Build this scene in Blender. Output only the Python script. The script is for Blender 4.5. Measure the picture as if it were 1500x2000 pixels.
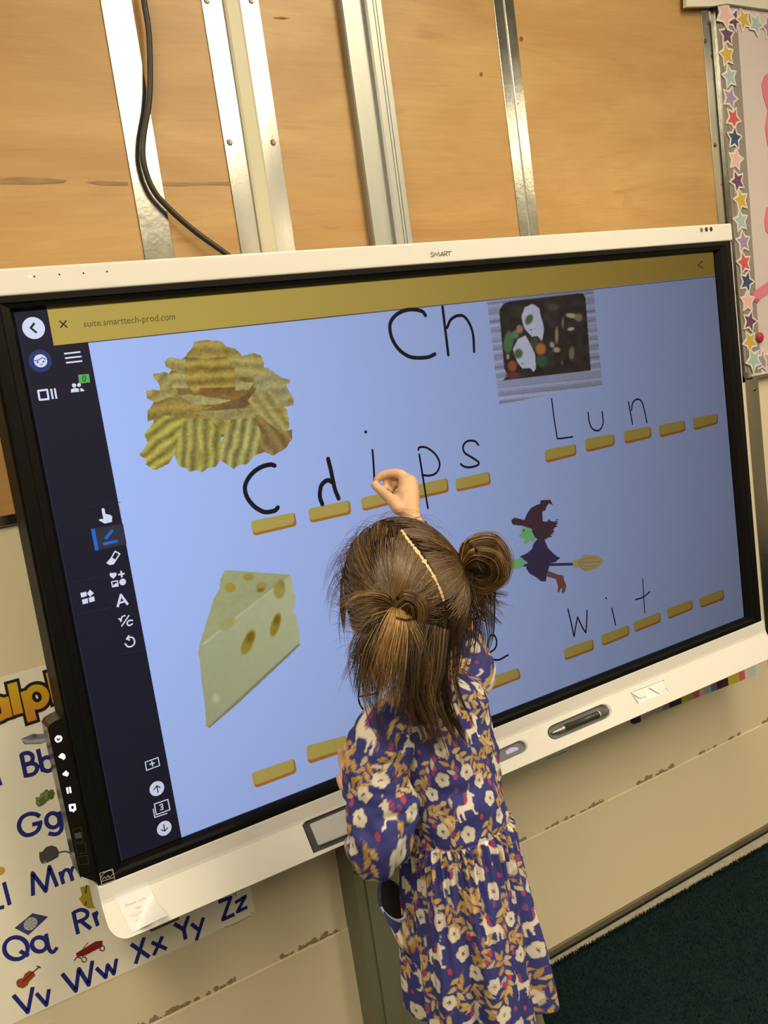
import bpy, bmesh, math, random
import numpy as np
from mathutils import Vector, Matrix, noise
from mathutils.bvhtree import BVHTree

for o in list(bpy.data.objects): bpy.data.objects.remove(o, do_unlink=True)
scene = bpy.context.scene
COL = scene.collection

# ------------------------------------------------------------------ camera
CAM = np.array([-0.9914, -1.3564, 0.2580]); FPX = 1834.37
ROT = np.array([[0.8393, -0.5256, -0.1388], [-0.1964, -0.0551, -0.9790], [0.5069, 0.8489, -0.1495]])
U_, _, V_ = np.linalg.svd(ROT); ROT = U_ @ V_
cd = bpy.data.cameras.new('camera'); cam = bpy.data.objects.new('camera', cd); COL.objects.link(cam)
cd.sensor_fit = 'VERTICAL'; cd.sensor_height = 36.0; cd.lens = FPX / 2000 * 36.0
cd.clip_start = 0.02; cd.clip_end = 60
m3 = Matrix([[ROT[0][i], -ROT[1][i], -ROT[2][i]] for i in range(3)])
cam.matrix_world = Matrix.Translation(Vector(CAM)) @ m3.to_4x4()
scene.camera = cam

# ------------------------------------------------------------------ world, exposure
scene.view_settings.view_transform = 'Standard'
scene.view_settings.look = 'None'
scene.view_settings.gamma = 1.0
scene.view_settings.use_curve_mapping = False
scene.view_settings.exposure = 0.0
w = bpy.data.worlds.new('world'); scene.world = w; w.use_nodes = True
w.node_tree.nodes['Background'].inputs[0].default_value = (1.0, 0.86, 0.6, 1)
w.node_tree.nodes['Background'].inputs[1].default_value = 0.03
LAMP_COLOR = (1.0, 0.84, 0.54)
LAMP_POWER = 16.5

# ------------------------------------------------------------------ measures (metres, screen centre is the origin)
FLOOR = -1.03; CEIL = 1.47; YW = 0.1126

# ------------------------------------------------------------------ helpers
def ray(u, v):
    return ROT.T @ np.array([(u - 750) / FPX, (v - 1000) / FPX, 1.0])
def P(u, v, y=0.0):
    """point on the plane Y = y that the photo shows at pixel u, v"""
    d = ray(u, v); return Vector(CAM + d * ((y - CAM[1]) / d[1]))
def dist(p): return float(ROT[2] @ (np.array(p) - CAM))
def lin(c):
    c = np.asarray(c, float) / 255.0
    return np.where(c <= 0.04045, c / 12.92, ((c + 0.055) / 1.055) ** 2.4)
ILL = np.array([0.90, 0.78, 0.50])
def alb(*c, k=1.0):
    """surface colour of something that looks like c under the room's warm lamps"""
    v = np.clip(lin(c) / ILL * 0.8 / k, 0.004, 0.92); return (float(v[0]), float(v[1]), float(v[2]))

def mat(name, color=(.8, .8, .8), rough=.6, metal=0.0, spec=.5, bump=None, var=None, attr=False, coat=0.0):
    m = bpy.data.materials.new(name); m.use_nodes = True
    nt = m.node_tree; b = nt.nodes['Principled BSDF']
    b.inputs['Base Color'].default_value = (*color, 1); b.inputs['Roughness'].default_value = rough
    b.inputs['Metallic'].default_value = metal; b.inputs['Specular IOR Level'].default_value = spec
    b.inputs['Coat Weight'].default_value = coat
    tc = nt.nodes.new('ShaderNodeTexCoord')
    src = None
    if attr:
        a = nt.nodes.new('ShaderNodeVertexColor'); a.layer_name = 'Col'; src = a.outputs['Color']
        nt.links.new(src, b.inputs['Base Color'])
    if var:                                   # var = (scale xyz, amount, detail)
        mp = nt.nodes.new('ShaderNodeMapping'); mp.inputs['Scale'].default_value = var[0]
        nt.links.new(tc.outputs['Object'], mp.inputs['Vector'])
        n = nt.nodes.new('ShaderNodeTexNoise'); n.inputs['Scale'].default_value = 1.0; n.inputs['Detail'].default_value = var[2]
        nt.links.new(mp.outputs['Vector'], n.inputs['Vector'])
        mr = nt.nodes.new('ShaderNodeMapRange'); mr.inputs['From Min'].default_value = .3; mr.inputs['From Max'].default_value = .7
        mr.inputs['To Min'].default_value = 1 - var[1]; mr.inputs['To Max'].default_value = 1 + var[1]
        nt.links.new(n.outputs['Fac'], mr.inputs['Value'])
        mx = nt.nodes.new('ShaderNodeVectorMath'); mx.operation = 'SCALE'
        if src is not None: nt.links.new(src, mx.inputs[0])
        else: mx.inputs[0].default_value = color
        nt.links.new(mr.outputs['Result'], mx.inputs['Scale']); nt.links.new(mx.outputs['Vector'], b.inputs['Base Color'])
    if bump:                                  # bump = (scale, strength, distance)
        n = nt.nodes.new('ShaderNodeTexNoise'); n.inputs['Scale'].default_value = bump[0]; n.inputs['Detail'].default_value = 6
        nt.links.new(tc.outputs['Object'], n.inputs['Vector'])
        bp = nt.nodes.new('ShaderNodeBump'); bp.inputs['Strength'].default_value = bump[1]; bp.inputs['Distance'].default_value = bump[2]
        nt.links.new(n.outputs['Fac'], bp.inputs['Height']); nt.links.new(bp.outputs['Normal'], b.inputs['Normal'])
    return m

def emat(name, color, strength=1.0, attr=False):
    m = bpy.data.materials.new(name); m.use_nodes = True; nt = m.node_tree
    nt.nodes.remove(nt.nodes['Principled BSDF'])
    e = nt.nodes.new('ShaderNodeEmission'); e.inputs['Strength'].default_value = strength
    e.inputs['Color'].default_value = (*color, 1)
    if attr:
        a = nt.nodes.new('ShaderNodeVertexColor'); a.layer_name = 'Col'
        nt.links.new(a.outputs['Color'], e.inputs['Color'])
    nt.links.new(e.outputs[0], nt.nodes['Material Output'].inputs['Surface'])
    return m

def link(o, parent=None):
    COL.objects.link(o)
    if parent is not None: o.parent = parent; o.matrix_parent_inverse = parent.matrix_world.inverted()
    return o
def mesh(name, verts, faces, m, parent=None, smooth=False, cols=None):
    me = bpy.data.meshes.new(name); me.from_pydata([tuple(v) for v in verts], [], [tuple(f) for f in faces])
    if cols is not None:
        at = me.color_attributes.new('Col', 'FLOAT_COLOR', 'POINT')
        c = np.ones((len(verts), 4), np.float32); c[:, :3] = cols; at.data.foreach_set('color', c.ravel())
    if smooth: me.polygons.foreach_set('use_smooth', [True] * len(me.polygons))
    me.materials.append(m); me.update()
    return link(bpy.data.objects.new(name, me), parent)
def thing(name, label, cat, loc, group=None):
    o = bpy.data.objects.new(name, None); COL.objects.link(o); o.location = loc; o.empty_display_size = .05
    bpy.context.view_layer.update()
    tag(o, label, cat, group); return o
def tag(o, label, cat, group=None):
    o['label'] = label; o['category'] = cat
    if group: o['group'] = group
    return o
def struct(o): o['kind'] = 'structure'; return o
def box(name, lo, hi, m, parent=None, bevel=0.0, seg=2):
    bm = bmesh.new(); bmesh.ops.create_cube(bm, size=1.0)
    for v in bm.verts:
        v.co = Vector([(lo[i] + hi[i]) / 2 + v.co[i] * (hi[i] - lo[i]) for i in range(3)])
    if bevel: bmesh.ops.bevel(bm, geom=bm.edges[:], offset=bevel, segments=seg, affect='EDGES', profile=.5)
    return bobj(name, bm, m, parent, smooth=False)
def bobj(name, bm, m, parent=None, smooth=False):
    bmesh.ops.recalc_face_normals(bm, faces=bm.faces[:])
    me = bpy.data.meshes.new(name); bm.to_mesh(me); bm.free(); me.materials.append(m)
    if smooth: me.polygons.foreach_set('use_smooth', [True] * len(me.polygons))
    return link(bpy.data.objects.new(name, me), parent)
def prism(name, prof, axis, a, b, m, parent=None, smooth=False):
    """profile (closed list of 2D points) swept along axis from a to b; axis 'z': (x,y), axis 'x': (y,z)"""
    n = len(prof)
    if axis == 'z': vs = [(p[0], p[1], a) for p in prof] + [(p[0], p[1], b) for p in prof]
    else: vs = [(a, p[0], p[1]) for p in prof] + [(b, p[0], p[1]) for p in prof]
    fs = [(i, (i + 1) % n, n + (i + 1) % n, n + i) for i in range(n)] + [tuple(range(n - 1, -1, -1)), tuple(range(n, 2 * n))]
    bm = bmesh.new(); bv = [bm.verts.new(v) for v in vs]
    for f in fs: bm.faces.new([bv[i] for i in f])
    return bobj(name, bm, m, parent, smooth)

def spline(pts, n=6, closed=False):
    """Catmull-Rom through pts (any dimension)"""
    p = np.array(pts, float); N = len(p)
    if N < 3 and not closed: return p
    out = []; rng = range(N if closed else N - 1)
    for i in rng:
        if closed: p0, p1, p2, p3 = p[(i - 1) % N], p[i], p[(i + 1) % N], p[(i + 2) % N]
        else: p0 = p[i - 1] if i > 0 else 2 * p[0] - p[1]; p1 = p[i]; p2 = p[i + 1]; p3 = p[i + 2] if i + 2 < N else 2 * p[-1] - p[-2]
        for k in range(n):
            t = k / n
            out.append(.5 * ((2 * p1) + (-p0 + p2) * t + (2 * p0 - 5 * p1 + 4 * p2 - p3) * t * t + (-p0 + 3 * p1 - 3 * p2 + p3) * t ** 3))
    if not closed: out.append(p[-1])
    return np.array(out)
def tube(name, pts, r, m, parent=None, seg=10, caps=True):
    pts = [Vector(p) for p in pts]; n = len(pts); rs = r if hasattr(r, '__len__') else [r] * n
    vs, fs = [], []; up = None
    for i, p in enumerate(pts):
        t = (pts[min(i + 1, n - 1)] - pts[max(i - 1, 0)]).normalized()
        if up is None: up = t.orthogonal().normalized()
        up = (up - t * up.dot(t)).normalized(); s = t.cross(up)
        for k in range(seg):
            a = 2 * math.pi * k / seg; vs.append(p + (up * math.cos(a) + s * math.sin(a)) * rs[i])
    for i in range(n - 1):
        for k in range(seg):
            fs.append((i * seg + k, i * seg + (k + 1) % seg, (i + 1) * seg + (k + 1) % seg, (i + 1) * seg + k))
    if caps: fs += [tuple(range(seg - 1, -1, -1)), tuple(range((n - 1) * seg, n * seg))]
    return mesh(name, vs, fs, m, parent, smooth=True)

# flat print: everything below lies on a plane Y = y (screen, poster, note)
def zoomed(x0, y0, k):
    """pixel list read in an enlarged view of the photograph"""
    return lambda pts: [(x0 + a / k, y0 + b / k) for a, b in pts]
class Flat:
    """collects flat shapes on the plane Y = y, each given in photo pixels"""
    def __init__(s, y): s.y = y; s.v = []; s.f = []
    def up(s): s.y -= 7e-6                      # later shapes lie a hair above earlier ones
    def poly(s, px):
        s.up(); b = len(s.v); s.v += [P(u, v, s.y) for u, v in px]; s.f.append(tuple(range(b, b + len(px)))); return s
    def rpoly(s, px, r=.25, n=4):
        """polygon with rounded corners (r as a share of the shorter side)"""
        q = [np.array(p, float) for p in px]; out = []
        for i in range(len(q)):
            a, c, d = q[i - 1], q[i], q[(i + 1) % len(q)]
            l = min(np.linalg.norm(a - c), np.linalg.norm(d - c)) * r
            p0 = c + (a - c) / np.linalg.norm(a - c) * l; p2 = c + (d - c) / np.linalg.norm(d - c) * l
            for k in range(n + 1):
                t = k / n; out.append(tuple((1 - t) ** 2 * p0 + 2 * t * (1 - t) * c + t * t * p2))
        return s.poly(out)
    def disc(s, u, v, r, n=20, sx=1.0):
        s.up(); c = P(u, v, s.y); R = r * dist(c) / FPX; b = len(s.v)
        s.v += [c + Vector((math.cos(2 * math.pi * k / n) * R * sx, 0, math.sin(2 * math.pi * k / n) * R)) for k in range(n)]
        s.f.append(tuple(range(b, b + n))); return s
    def stroke(s, px, w, smooth=True, closed=False, caps=True):
        s.up(); p2 = spline(px, 6, closed) if smooth else np.array(px, float)
        p3 = [P(u, v, s.y) for u, v in p2]; R = w * .5 * dist(p3[0]) / FPX; n = len(p3)
        L = []
        for i in range(n):
            if closed: t = p3[(i + 1) % n] - p3[i - 1]
            else: t = p3[min(i + 1, n - 1)] - p3[max(i - 1, 0)]
            t.normalize(); nn = Vector((-t.z, 0, t.x)) * R; L.append((p3[i] + nn, p3[i] - nn))
        b = len(s.v)
        if smooth:
            for a, c in L: s.v += [a, c]
            for i in range(n if closed else n - 1):
                j = (i + 1) % n; s.f.append((b + 2 * i, b + 2 * j, b + 2 * j + 1, b + 2 * i + 1))
        else:
            for i in range(n if closed else n - 1):
                a, c = p3[i], p3[(i + 1) % n]; t = (c - a).normalized(); nn = Vector((-t.z, 0, t.x)) * R
                e = t * (R if (i > 0 or closed) else 0); g = t * (R if (i < n - 2 or closed) else 0)
                k = len(s.v); s.v += [a - e * .0 + nn, c + g * .0 + nn, c + g * .0 - nn, a - e * .0 - nn]; s.f.append((k, k + 1, k + 2, k + 3))
            for i in range(n if closed else n):
                if closed or 0 < i < n - 1: s._dot(p3[i], R)
        if caps and not closed: s._dot(p3[0], R); s._dot(p3[-1], R)
        return s
    def _dot(s, c, R, n=10):
        s.up(); c = Vector((c.x, s.y, c.z)); b = len(s.v); s.v += [c + Vector((math.cos(2 * math.pi * k / n) * R, 0, math.sin(2 * math.pi * k / n) * R)) for k in range(n)]
        s.f.append(tuple(range(b, b + n)))
    def ring(s, u, v, rx, ry, w, ang=0):
        ca, sa = math.cos(ang), math.sin(ang)
        return s.stroke([(u + ca * rx * math.cos(a) - sa * ry * math.sin(a), v + sa * rx * math.cos(a) + ca * ry * math.sin(a)) for a in [2 * math.pi * k / 14 for k in range(14)]], w, closed=True)
    def out(s, name, m, parent=None): return mesh(name, s.v, s.f, m, parent)

def text_mesh(body):
    cu = bpy.data.curves.new('t', 'FONT'); cu.body = body; cu.resolution_u = 3
    ob = bpy.data.objects.new('t', cu); COL.objects.link(ob); bpy.context.view_layer.update()
    me = bpy.data.meshes.new_from_object(ob.evaluated_get(bpy.context.evaluated_depsgraph_get()))
    v = np.array([tuple(x.co) for x in me.vertices]); f = [tuple(p.vertices) for p in me.polygons]
    bpy.data.objects.remove(ob); bpy.data.meshes.remove(me); return v, f
def text(name, body, q, y, m, parent=None):
    """flat lettering fitted into the photo quad q = top-left, top-right, bottom-right, bottom-left"""
    v, f = text_mesh(body); lo, hi = v.min(0), v.max(0)
    s = (v[:, 0] - lo[0]) / (hi[0] - lo[0]); t = (hi[1] - v[:, 1]) / (hi[1] - lo[1])
    q3 = [np.array(P(a, b, y)) for a, b in q]
    pts = [(1 - t[i]) * ((1 - s[i]) * q3[0] + s[i] * q3[1]) + t[i] * ((1 - s[i]) * q3[3] + s[i] * q3[2]) for i in range(len(v))]
    return mesh(name, pts, f, m, parent)

# small painter: prints (photos on the screen, woven pattern) as coloured vertex grids
def inside(px, X, Y):
    q = np.array(px, float); r = np.zeros(X.shape, bool); j = len(q) - 1
    for i in range(len(q)):
        (xi, yi), (xj, yj) = q[i], q[j]
        if yi != yj:
            c = ((yi > Y) != (yj > Y)) & (X < (xj - xi) * (Y - yi) / (yj - yi) + xi); r ^= c
        j = i
    return r
def vnoise(shape, cell, seed):
    r = np.random.RandomState(seed); h, w_ = shape; gh, gw = int(h / cell) + 3, int(w_ / cell) + 3
    g = r.rand(gh, gw); yy = np.arange(h) / cell; xx = np.arange(w_) / cell
    y0 = yy.astype(int); x0 = xx.astype(int); fy = (yy - y0)[:, None]; fx = (xx - x0)[None]
    fy = fy * fy * (3 - 2 * fy); fx = fx * fx * (3 - 2 * fx)
    a = g[y0][:, x0]; b = g[y0][:, x0 + 1]; c = g[y0 + 1][:, x0]; d = g[y0 + 1][:, x0 + 1]
    return a * (1 - fy) * (1 - fx) + b * (1 - fy) * fx + c * fy * (1 - fx) + d * fy * fx
class Paint:
    def __init__(s, u0, v0, u1, v1, step=1.0):
        s.st = step; s.nx = int((u1 - u0) / step) + 1; s.ny = int((v1 - v0) / step) + 1
        s.X, s.Y = np.meshgrid(u0 + np.arange(s.nx) * step, v0 + np.arange(s.ny) * step)
        s.c = np.zeros((s.ny, s.nx, 3)); s.a = np.zeros((s.ny, s.nx), bool)
    def fill(s, px, col, n=0.0, seed=1, cell=4, wob=0.0, keep=False):
        X, Y = s.X, s.Y
        if wob: X = X + (vnoise(X.shape, 7, seed + 5) - .5) * wob * 2; Y = Y + (vnoise(X.shape, 7, seed + 9) - .5) * wob * 2
        m = inside(px, X, Y); col = col(s.X, s.Y) if callable(col) else np.broadcast_to(np.array(col, float), s.c.shape)
        if n: col = col * (1 + (vnoise(s.X.shape, cell, seed)[..., None] - .5) * n)
        if keep: m &= s.a
        s.c[m] = col[m]; s.a |= m; return s
    def ell(s, u, v, rx, ry, col, ang=0, soft=0.0, keep=True):
        ca, sa = math.cos(ang), math.sin(ang); dx, dy = s.X - u, s.Y - v
        d = np.hypot((dx * ca + dy * sa) / rx, (-dx * sa + dy * ca) / ry)
        a = (d < 1).astype(float) if soft == 0 else np.clip((1 + soft - d) / (2 * soft), 0, 1)
        if keep: a = a * s.a
        else: s.a |= d < 1
        s.c = s.c * (1 - a[..., None]) + np.array(col, float) * a[..., None]; return s
    def blur(s, k=1):
        for _ in range(k):
            c = np.where(s.a[..., None], s.c, 0); wgt = s.a.astype(float)[..., None]
            def sm(z):
                q = z.copy(); q[1:] += z[:-1]; q[:-1] += z[1:]; q[:, 1:] += z[:, :-1]; q[:, :-1] += z[:, 1:]; return q
            s.c = np.where(s.a[..., None], sm(c) / np.maximum(sm(wgt), 1), s.c)
        return s
    def out(s, name, y, m, parent, conv):
        idx = -np.ones(s.a.shape, int)
        q = s.a[:-1, :-1] & s.a[1:, :-1] & s.a[:-1, 1:] & s.a[1:, 1:]
        need = np.zeros_like(s.a); need[:-1, :-1] |= q; need[1:, :-1] |= q; need[:-1, 1:] |= q; need[1:, 1:] |= q
        idx[need] = np.arange(need.sum())
        U, V = s.X[need], s.Y[need]
        d = np.stack([(U - 750) / FPX, (V - 1000) / FPX, np.ones_like(U)], 1) @ ROT
        pts = CAM + d * ((y - CAM[1]) / d[:, 1])[:, None]
        jj, ii = np.nonzero(q)
        fs = np.stack([idx[jj, ii], idx[jj + 1, ii], idx[jj + 1, ii + 1], idx[jj, ii + 1]], 1)
        return mesh(name, pts.tolist(), fs.tolist(), m, parent, cols=conv(s.c[need]))
# ================================================================== the room
M = {}
M['white'] = mat('white_plastic', alb(232, 217, 182), .38, bump=(900, .03, .0004))
M['black'] = mat('black_plastic', (.004, .004, .0045), .5, spec=.15)
M['bezel'] = mat('bezel_black', (.006, .006, .007), .30, spec=.15)
M['beige'] = mat('beige_paint', alb(226, 201, 147), .55, var=((1.6, 1.6, 1.1), .06, 4), bump=(60, .06, .002))
M['ceil'] = mat('ceiling_tile', (.42, .41, .38), .9, bump=(180, .3, .003))
M['dark'] = mat('dark_gap', (.012, .009, .007), .9)
M['alu'] = mat('brushed_aluminium', (.46, .46, .45), .20, 1.0, var=((30, 30, 3), .12, 6), bump=(240, .10, .0006))
M['galv'] = mat('galvanised_steel', (.46, .46, .44), .20, 1.0, var=((60, 60, 40), .16, 8), bump=(160, .16, .0008))
M['greyalu'] = mat('grey_aluminium', (.42, .43, .43), .42, .85, var=((40, 40, 2), .06, 4))
M['track'] = mat('cream_vinyl', alb(206, 190, 140), .4)
M['post'] = mat('green_grey_metal', (.17, .18, .125), .45, .3, var=((8, 8, 2), .08, 4))
M['screw'] = mat('screw_steel', (.20, .17, .14), .4, .9)
M['glue'] = mat('dried_glue', alb(150, 126, 86), .9)

def plywood():
    m = bpy.data.materials.new('birch_plywood'); m.use_nodes = True; nt = m.node_tree; L = nt.links
    b = nt.nodes['Principled BSDF']; b.inputs['Roughness'].default_value = .5; b.inputs['Coat Weight'].default_value = .4; b.inputs['Coat Roughness'].default_value = .42
    tc = nt.nodes.new('ShaderNodeTexCoord')
    def nz(scale, detail, dist_=0.0, rough=.55):
        mp = nt.nodes.new('ShaderNodeMapping'); mp.inputs['Scale'].default_value = scale
        L.new(tc.outputs['Object'], mp.inputs['Vector'])
        n = nt.nodes.new('ShaderNodeTexNoise'); n.inputs['Scale'].default_value = 1; n.inputs['Detail'].default_value = detail
        n.inputs['Distortion'].default_value = dist_; n.inputs['Roughness'].default_value = rough
        L.new(mp.outputs['Vector'], n.inputs['Vector']); return n.outputs['Fac']
    def ramp(src, stops):
        r = nt.nodes.new('ShaderNodeValToRGB'); L.new(src, r.inputs['Fac']); e = r.color_ramp.elements
        for i, (p, c) in enumerate(stops):
            x = e[i] if i < 2 else e.new(p); x.position = p; x.color = (*c, 1)
        return r.outputs['Color']
    def mix(a, bcol, fac, mode='MULTIPLY'):
        x = nt.nodes.new('ShaderNodeMix'); x.data_type = 'RGBA'; x.blend_type = mode
        if isinstance(fac, float): x.inputs['Factor'].default_value = fac
        else: L.new(fac, x.inputs['Factor'])
        L.new(a, x.inputs['A']); L.new(bcol, x.inputs['B']); return x.outputs['Result']
    broad = ramp(nz((1.4, 1, 5.0), 4, 1.2), [(.30, alb(174, 122, 55)), (.70, alb(201, 154, 82))])
    grain = ramp(nz((5.0, 1, 75.0), 6, 1.6), [(.35, (.90, .87, .82)), (.62, (1, 1, 1))])
    fleck = ramp(nz((9, 1, 150), 3, .4), [(.30, (.80, .72, .62)), (.40, (1, 1, 1))])
    stain = ramp(nz((2.6, 1, 17.0), 5, .9), [(.27, (.70, .58, .44)), (.36, (1, 1, 1))])
    c = mix(mix(mix(broad, grain, .75), fleck, .35), stain, .55)
    L.new(c, b.inputs['Base Color'])
    bp = nt.nodes.new('ShaderNodeBump'); bp.inputs['Strength'].default_value = .05; bp.inputs['Distance'].default_value = .001
    L.new(nz((6, 1, 120), 4), bp.inputs['Height']); L.new(bp.outputs['Normal'], b.inputs['Normal'])
    return m
M['ply'] = plywood()
M['plystreak'] = mat('mineral_streak', alb(150, 112, 66), .6, var=((25, 1, 90), .2, 4))
M['plyknot'] = mat('plywood_knot', alb(128, 78, 34), .6, var=((90, 1, 90), .3, 4))

XL, XR, YB = -3.2, 3.6, -6.6
wall = struct(box('wall_back', (XL, YW + .022, FLOOR), (XR, YW + .16, CEIL), M['dark']))
Z1 = 0.121
for a, b in ((XL, -.458), (-.456, -.267), (-.265, -.021), (-.019, .310), (.312, .940), (.942, XR)):
    box('plywood_panel', (a, YW, Z1), (b, YW + .022, CEIL), M['ply'], wall, .0008, 1)
# streaks and knots of the birch veneer, a hair proud of the panel
rnd = random.Random(5)
def streak(px, m, nm):
    Flat(YW - .0006).poly(px).out(nm, m, wall)
Q = zoomed(0, 0, 2)
for px in ([(0, 697), (60, 693), (180, 695), (262, 704), (250, 714), (120, 720), (0, 718)],
           [(335, 712), (380, 706), (500, 712), (500, 724), (400, 724)],
           [(636, 712), (750, 713), (830, 710), (895, 711), (895, 724), (790, 722), (700, 727), (636, 724)]):
    streak(Q(px), M['plystreak'], 'veneer_streak')
streak(Q([(1065, 70), (1100, 65), (1132, 71), (1105, 76)]), M['plyknot'], 'veneer_knot')
for u, v, r in ((1018, 76, 5), (940, 145, 4)):
    Flat(YW - .0006).disc(u, v, r, 12).out('veneer_knot', M['plyknot'], wall)

# lower wall: painted board above, thicker kick board below, dried glue between
ZP = -.745
box('lower_panel', (XL, YW, ZP - .03), (-.318, YW + .022, .106), M['beige'], wall)
box('lower_panel', (-.216, YW, ZP - .03), (.931, YW + .022, .106), M['beige'], wall)
box('lower_panel', (.978, YW, ZP - .03), (XR, YW + .022, .118), M['beige'], wall)
kick_prof = [(YW + .02, ZP), (YW - .001, ZP), (YW - .002, ZP - .002), (YW - .003, ZP - .06), (YW - .004, -1.004), (YW + .02, -1.004)]
prism('kick_panel', kick_prof, 'x', XL, -.318, M['beige'], wall)
prism('kick_panel', kick_prof, 'x', -.216, XR, M['beige'], wall)
def flakes(x0, x1, n, seed, dens):
    r = random.Random(seed); vs, fs = [], []
    for i in range(n):
        t = r.random(); x = x0 + (x1 - x0) * t
        if noise.noise(Vector((x * 9, seed, 0))) < dens: continue
        wd = r.uniform(.002, .010); h = r.uniform(.001, .007); b = len(vs); k = 9
        for j in range(k):
            a = 2 * math.pi * j / k; q = r.uniform(.55, 1.1)
            vs.append((x + math.cos(a) * wd * q, YW - .0008 - i * 6e-6, ZP + max(0.0, h * .8 + math.sin(a) * h * q) + .001))
        fs.append(tuple(range(b, b + k)))
    o = mesh('glue_residue', vs, fs, M['glue'], wall); o['kind'] = 'stuff'
flakes(-.95, -.33, 130, 3, -.12); flakes(-.1, .95, 190, 8, -.05)
# trim along the joint of plywood and paint
box('joint_trim', (XL, YW - .006, .108), (-.48, YW + .01, .124), M['alu'], wall, .001, 1)
box('joint_trim', (-.48, YW - .006, .108), (.88, YW + .01, .124), M['alu'], wall, .001, 1)

# metal strips over the plywood joints
def screw(u, v, y, parent, r=.0052):
    c = P(u, v, y); bm = bmesh.new()
    bmesh.ops.create_cone(bm, cap_ends=True, segments=16, radius1=r, radius2=r * .7, depth=.002, matrix=Matrix.Translation(c) @ Matrix.Rotation(math.radians(90), 4, 'X'))
    bmesh.ops.create_cone(bm, cap_ends=True, segments=6, radius1=r * .4, radius2=r * .4, depth=.0012, matrix=Matrix.Translation(c + Vector((0, -.0012, 0))) @ Matrix.Rotation(math.radians(90), 4, 'X'))
    bobj('screw', bm, M['screw'], parent)
YS = YW - .0022
s1 = box('metal_strip', (-.482, YS, Z1), (-.433, YW, CEIL), M['galv'], wall, .0006, 1)
pa = box('metal_strip', (-.3175, YS, .1), (-.281, YW, CEIL), M['alu'], wall, .0006, 1)
pb = box('metal_strip', (-.2515, YS, .1), (-.216, YW, CEIL), M['alu'], wall, .0006, 1)
prism('track', [(-.281, YW), (-.281, YW - .006), (-.277, YW - .0075), (-.256, YW - .0075), (-.2515, YW - .006), (-.2515, YW)], 'z', .1, CEIL, M['track'], wall)
for u, v in ((404, 1), (449, 278)): screw(u, v, YS - .001, pa)
for u, v in ((491, 1), (534, 278)): screw(u, v, YS - .001, pb)
# protruding extruded rail
X0, YR = -.0665, .0945                                     # left edge and front of the rail
rail_prof = [(X0, YW), (X0, YR + .003), (X0 + .002, YR), (X0 + .031, YR), (X0 + .031, YR + .012), (X0 + .0335, YR + .012), (X0 + .0335, YR + .009), (X0 + .047, YR + .009),
             (X0 + .047, YR), (X0 + .051, YR - .002), (X0 + .0625, YR - .002), (X0 + .0625, YR), (X0 + .0640, YR), (X0 + .0640, YR - .002), (X0 + .0685, YR - .002),
             (X0 + .0685, YR), (X0 + .0700, YR), (X0 + .0700, YR - .002), (X0 + .0805, YR - .002), (X0 + .0805, YW)]
rl = prism('wall_rail', rail_prof, 'z', -.3, CEIL, M['greyalu'], wall)
# strip with a centre groove
for a, b in ((.2855, .3085), (.3125, .336)): box('metal_strip', (a, YS, Z1), (b, YW, CEIL), M['galv'], wall, .0006, 1)
box('strip_groove', (.3085, YW - .0008, Z1), (.3125, YW, CEIL), M['greyalu'], wall)
s4 = box('metal_strip', (.881, YS, Z1), (.917, YW, CEIL), M['alu'], wall, .0006, 1)
prism('edge_flange', [(.917, YW), (.917, YW - .006), (.919, YW - .010), (.923, YW - .010), (.925, YW - .006), (.925, YW)], 'z', Z1, CEIL, M['galv'], wall)
for u, v in ((1378, 80), (1397, 283)): screw(u, v, YS - .001, s4)
s5 = box('metal_strip', (.931, YS, ZP), (.978, YW, .118), M['alu'], wall, .0006, 1)
screw(1475, 760, YS - .001, s5)
# green-grey channel below the display
prism('channel_post', [(-.318, YW), (-.318, .054), (-.298, .054), (-.298, .050), (-.262, .050), (-.262, .053), (-.216, .053), (-.216, YW)], 'z', FLOOR, -.30, M['post'], wall)
screw(694, 1703, .0535, wall, .004)
# beige header above the star board
hp = [P(u, v, YW - .022) for u, v in ((1341, -60), (1341, 13), (1392, 12), (1420, 7), (1500, 18), (1560, 24), (1560, -60))]
n = len(hp); vs = [tuple(p) for p in hp] + [(p.x, YW - .0125, p.z) for p in hp]
trim = struct(mesh('trim_1', vs, [tuple(range(n)), tuple(range(2 * n - 1, n - 1, -1))] + [(i, n + i, n + (i + 1) % n, (i + 1) % n) for i in range(n)], mat('header_board', alb(226, 208, 166), .7)))
# base ledge, floor, carpet
base_prof = [(YW + .02, -1.004), (YW - .007, -1.004), (YW - .009, -1.007), (YW - .009, -1.018), (YW - .001, -1.019), (YW - .001, FLOOR), (YW + .02, FLOOR)]
bb = prism('baseboard_back', base_prof, 'x', XL, XR, mat('dusty_metal_ledge', alb(108, 94, 66), .6, .3, var=((12, 12, 60), .18, 5))); struct(bb)
box('shadow_gap', (XL, YW - .0035, FLOOR + .0005), (XR, YW - .0012, -1.0188), M['dark'], bb)
screw(1256, 1762, YW - .0095, bb, .004)
fl = struct(box('floor', (XL, YB, FLOOR - .05), (XR, YW + .16, FLOOR), mat('dusty_floor', alb(176, 160, 122), .85, var=((60, 60, 60), .15, 5), bump=(250, .4, .002))))
struct(box('ceiling', (XL, YB, CEIL), (XR, YW + .16, CEIL + .05), M['ceil']))
wm = mat('painted_wall', (.40, .35, .27), .7, bump=(60, .05, .002))
struct(box('wall_left', (XL - .1, YB, FLOOR), (XL, YW + .16, CEIL), wm))
struct(box('wall_right', (XR, YB, FLOOR), (XR + .1, YW + .16, CEIL), wm))
struct(box('wall_front', (XL, YB - .1, FLOOR), (XR, YB, CEIL), wm))

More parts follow.
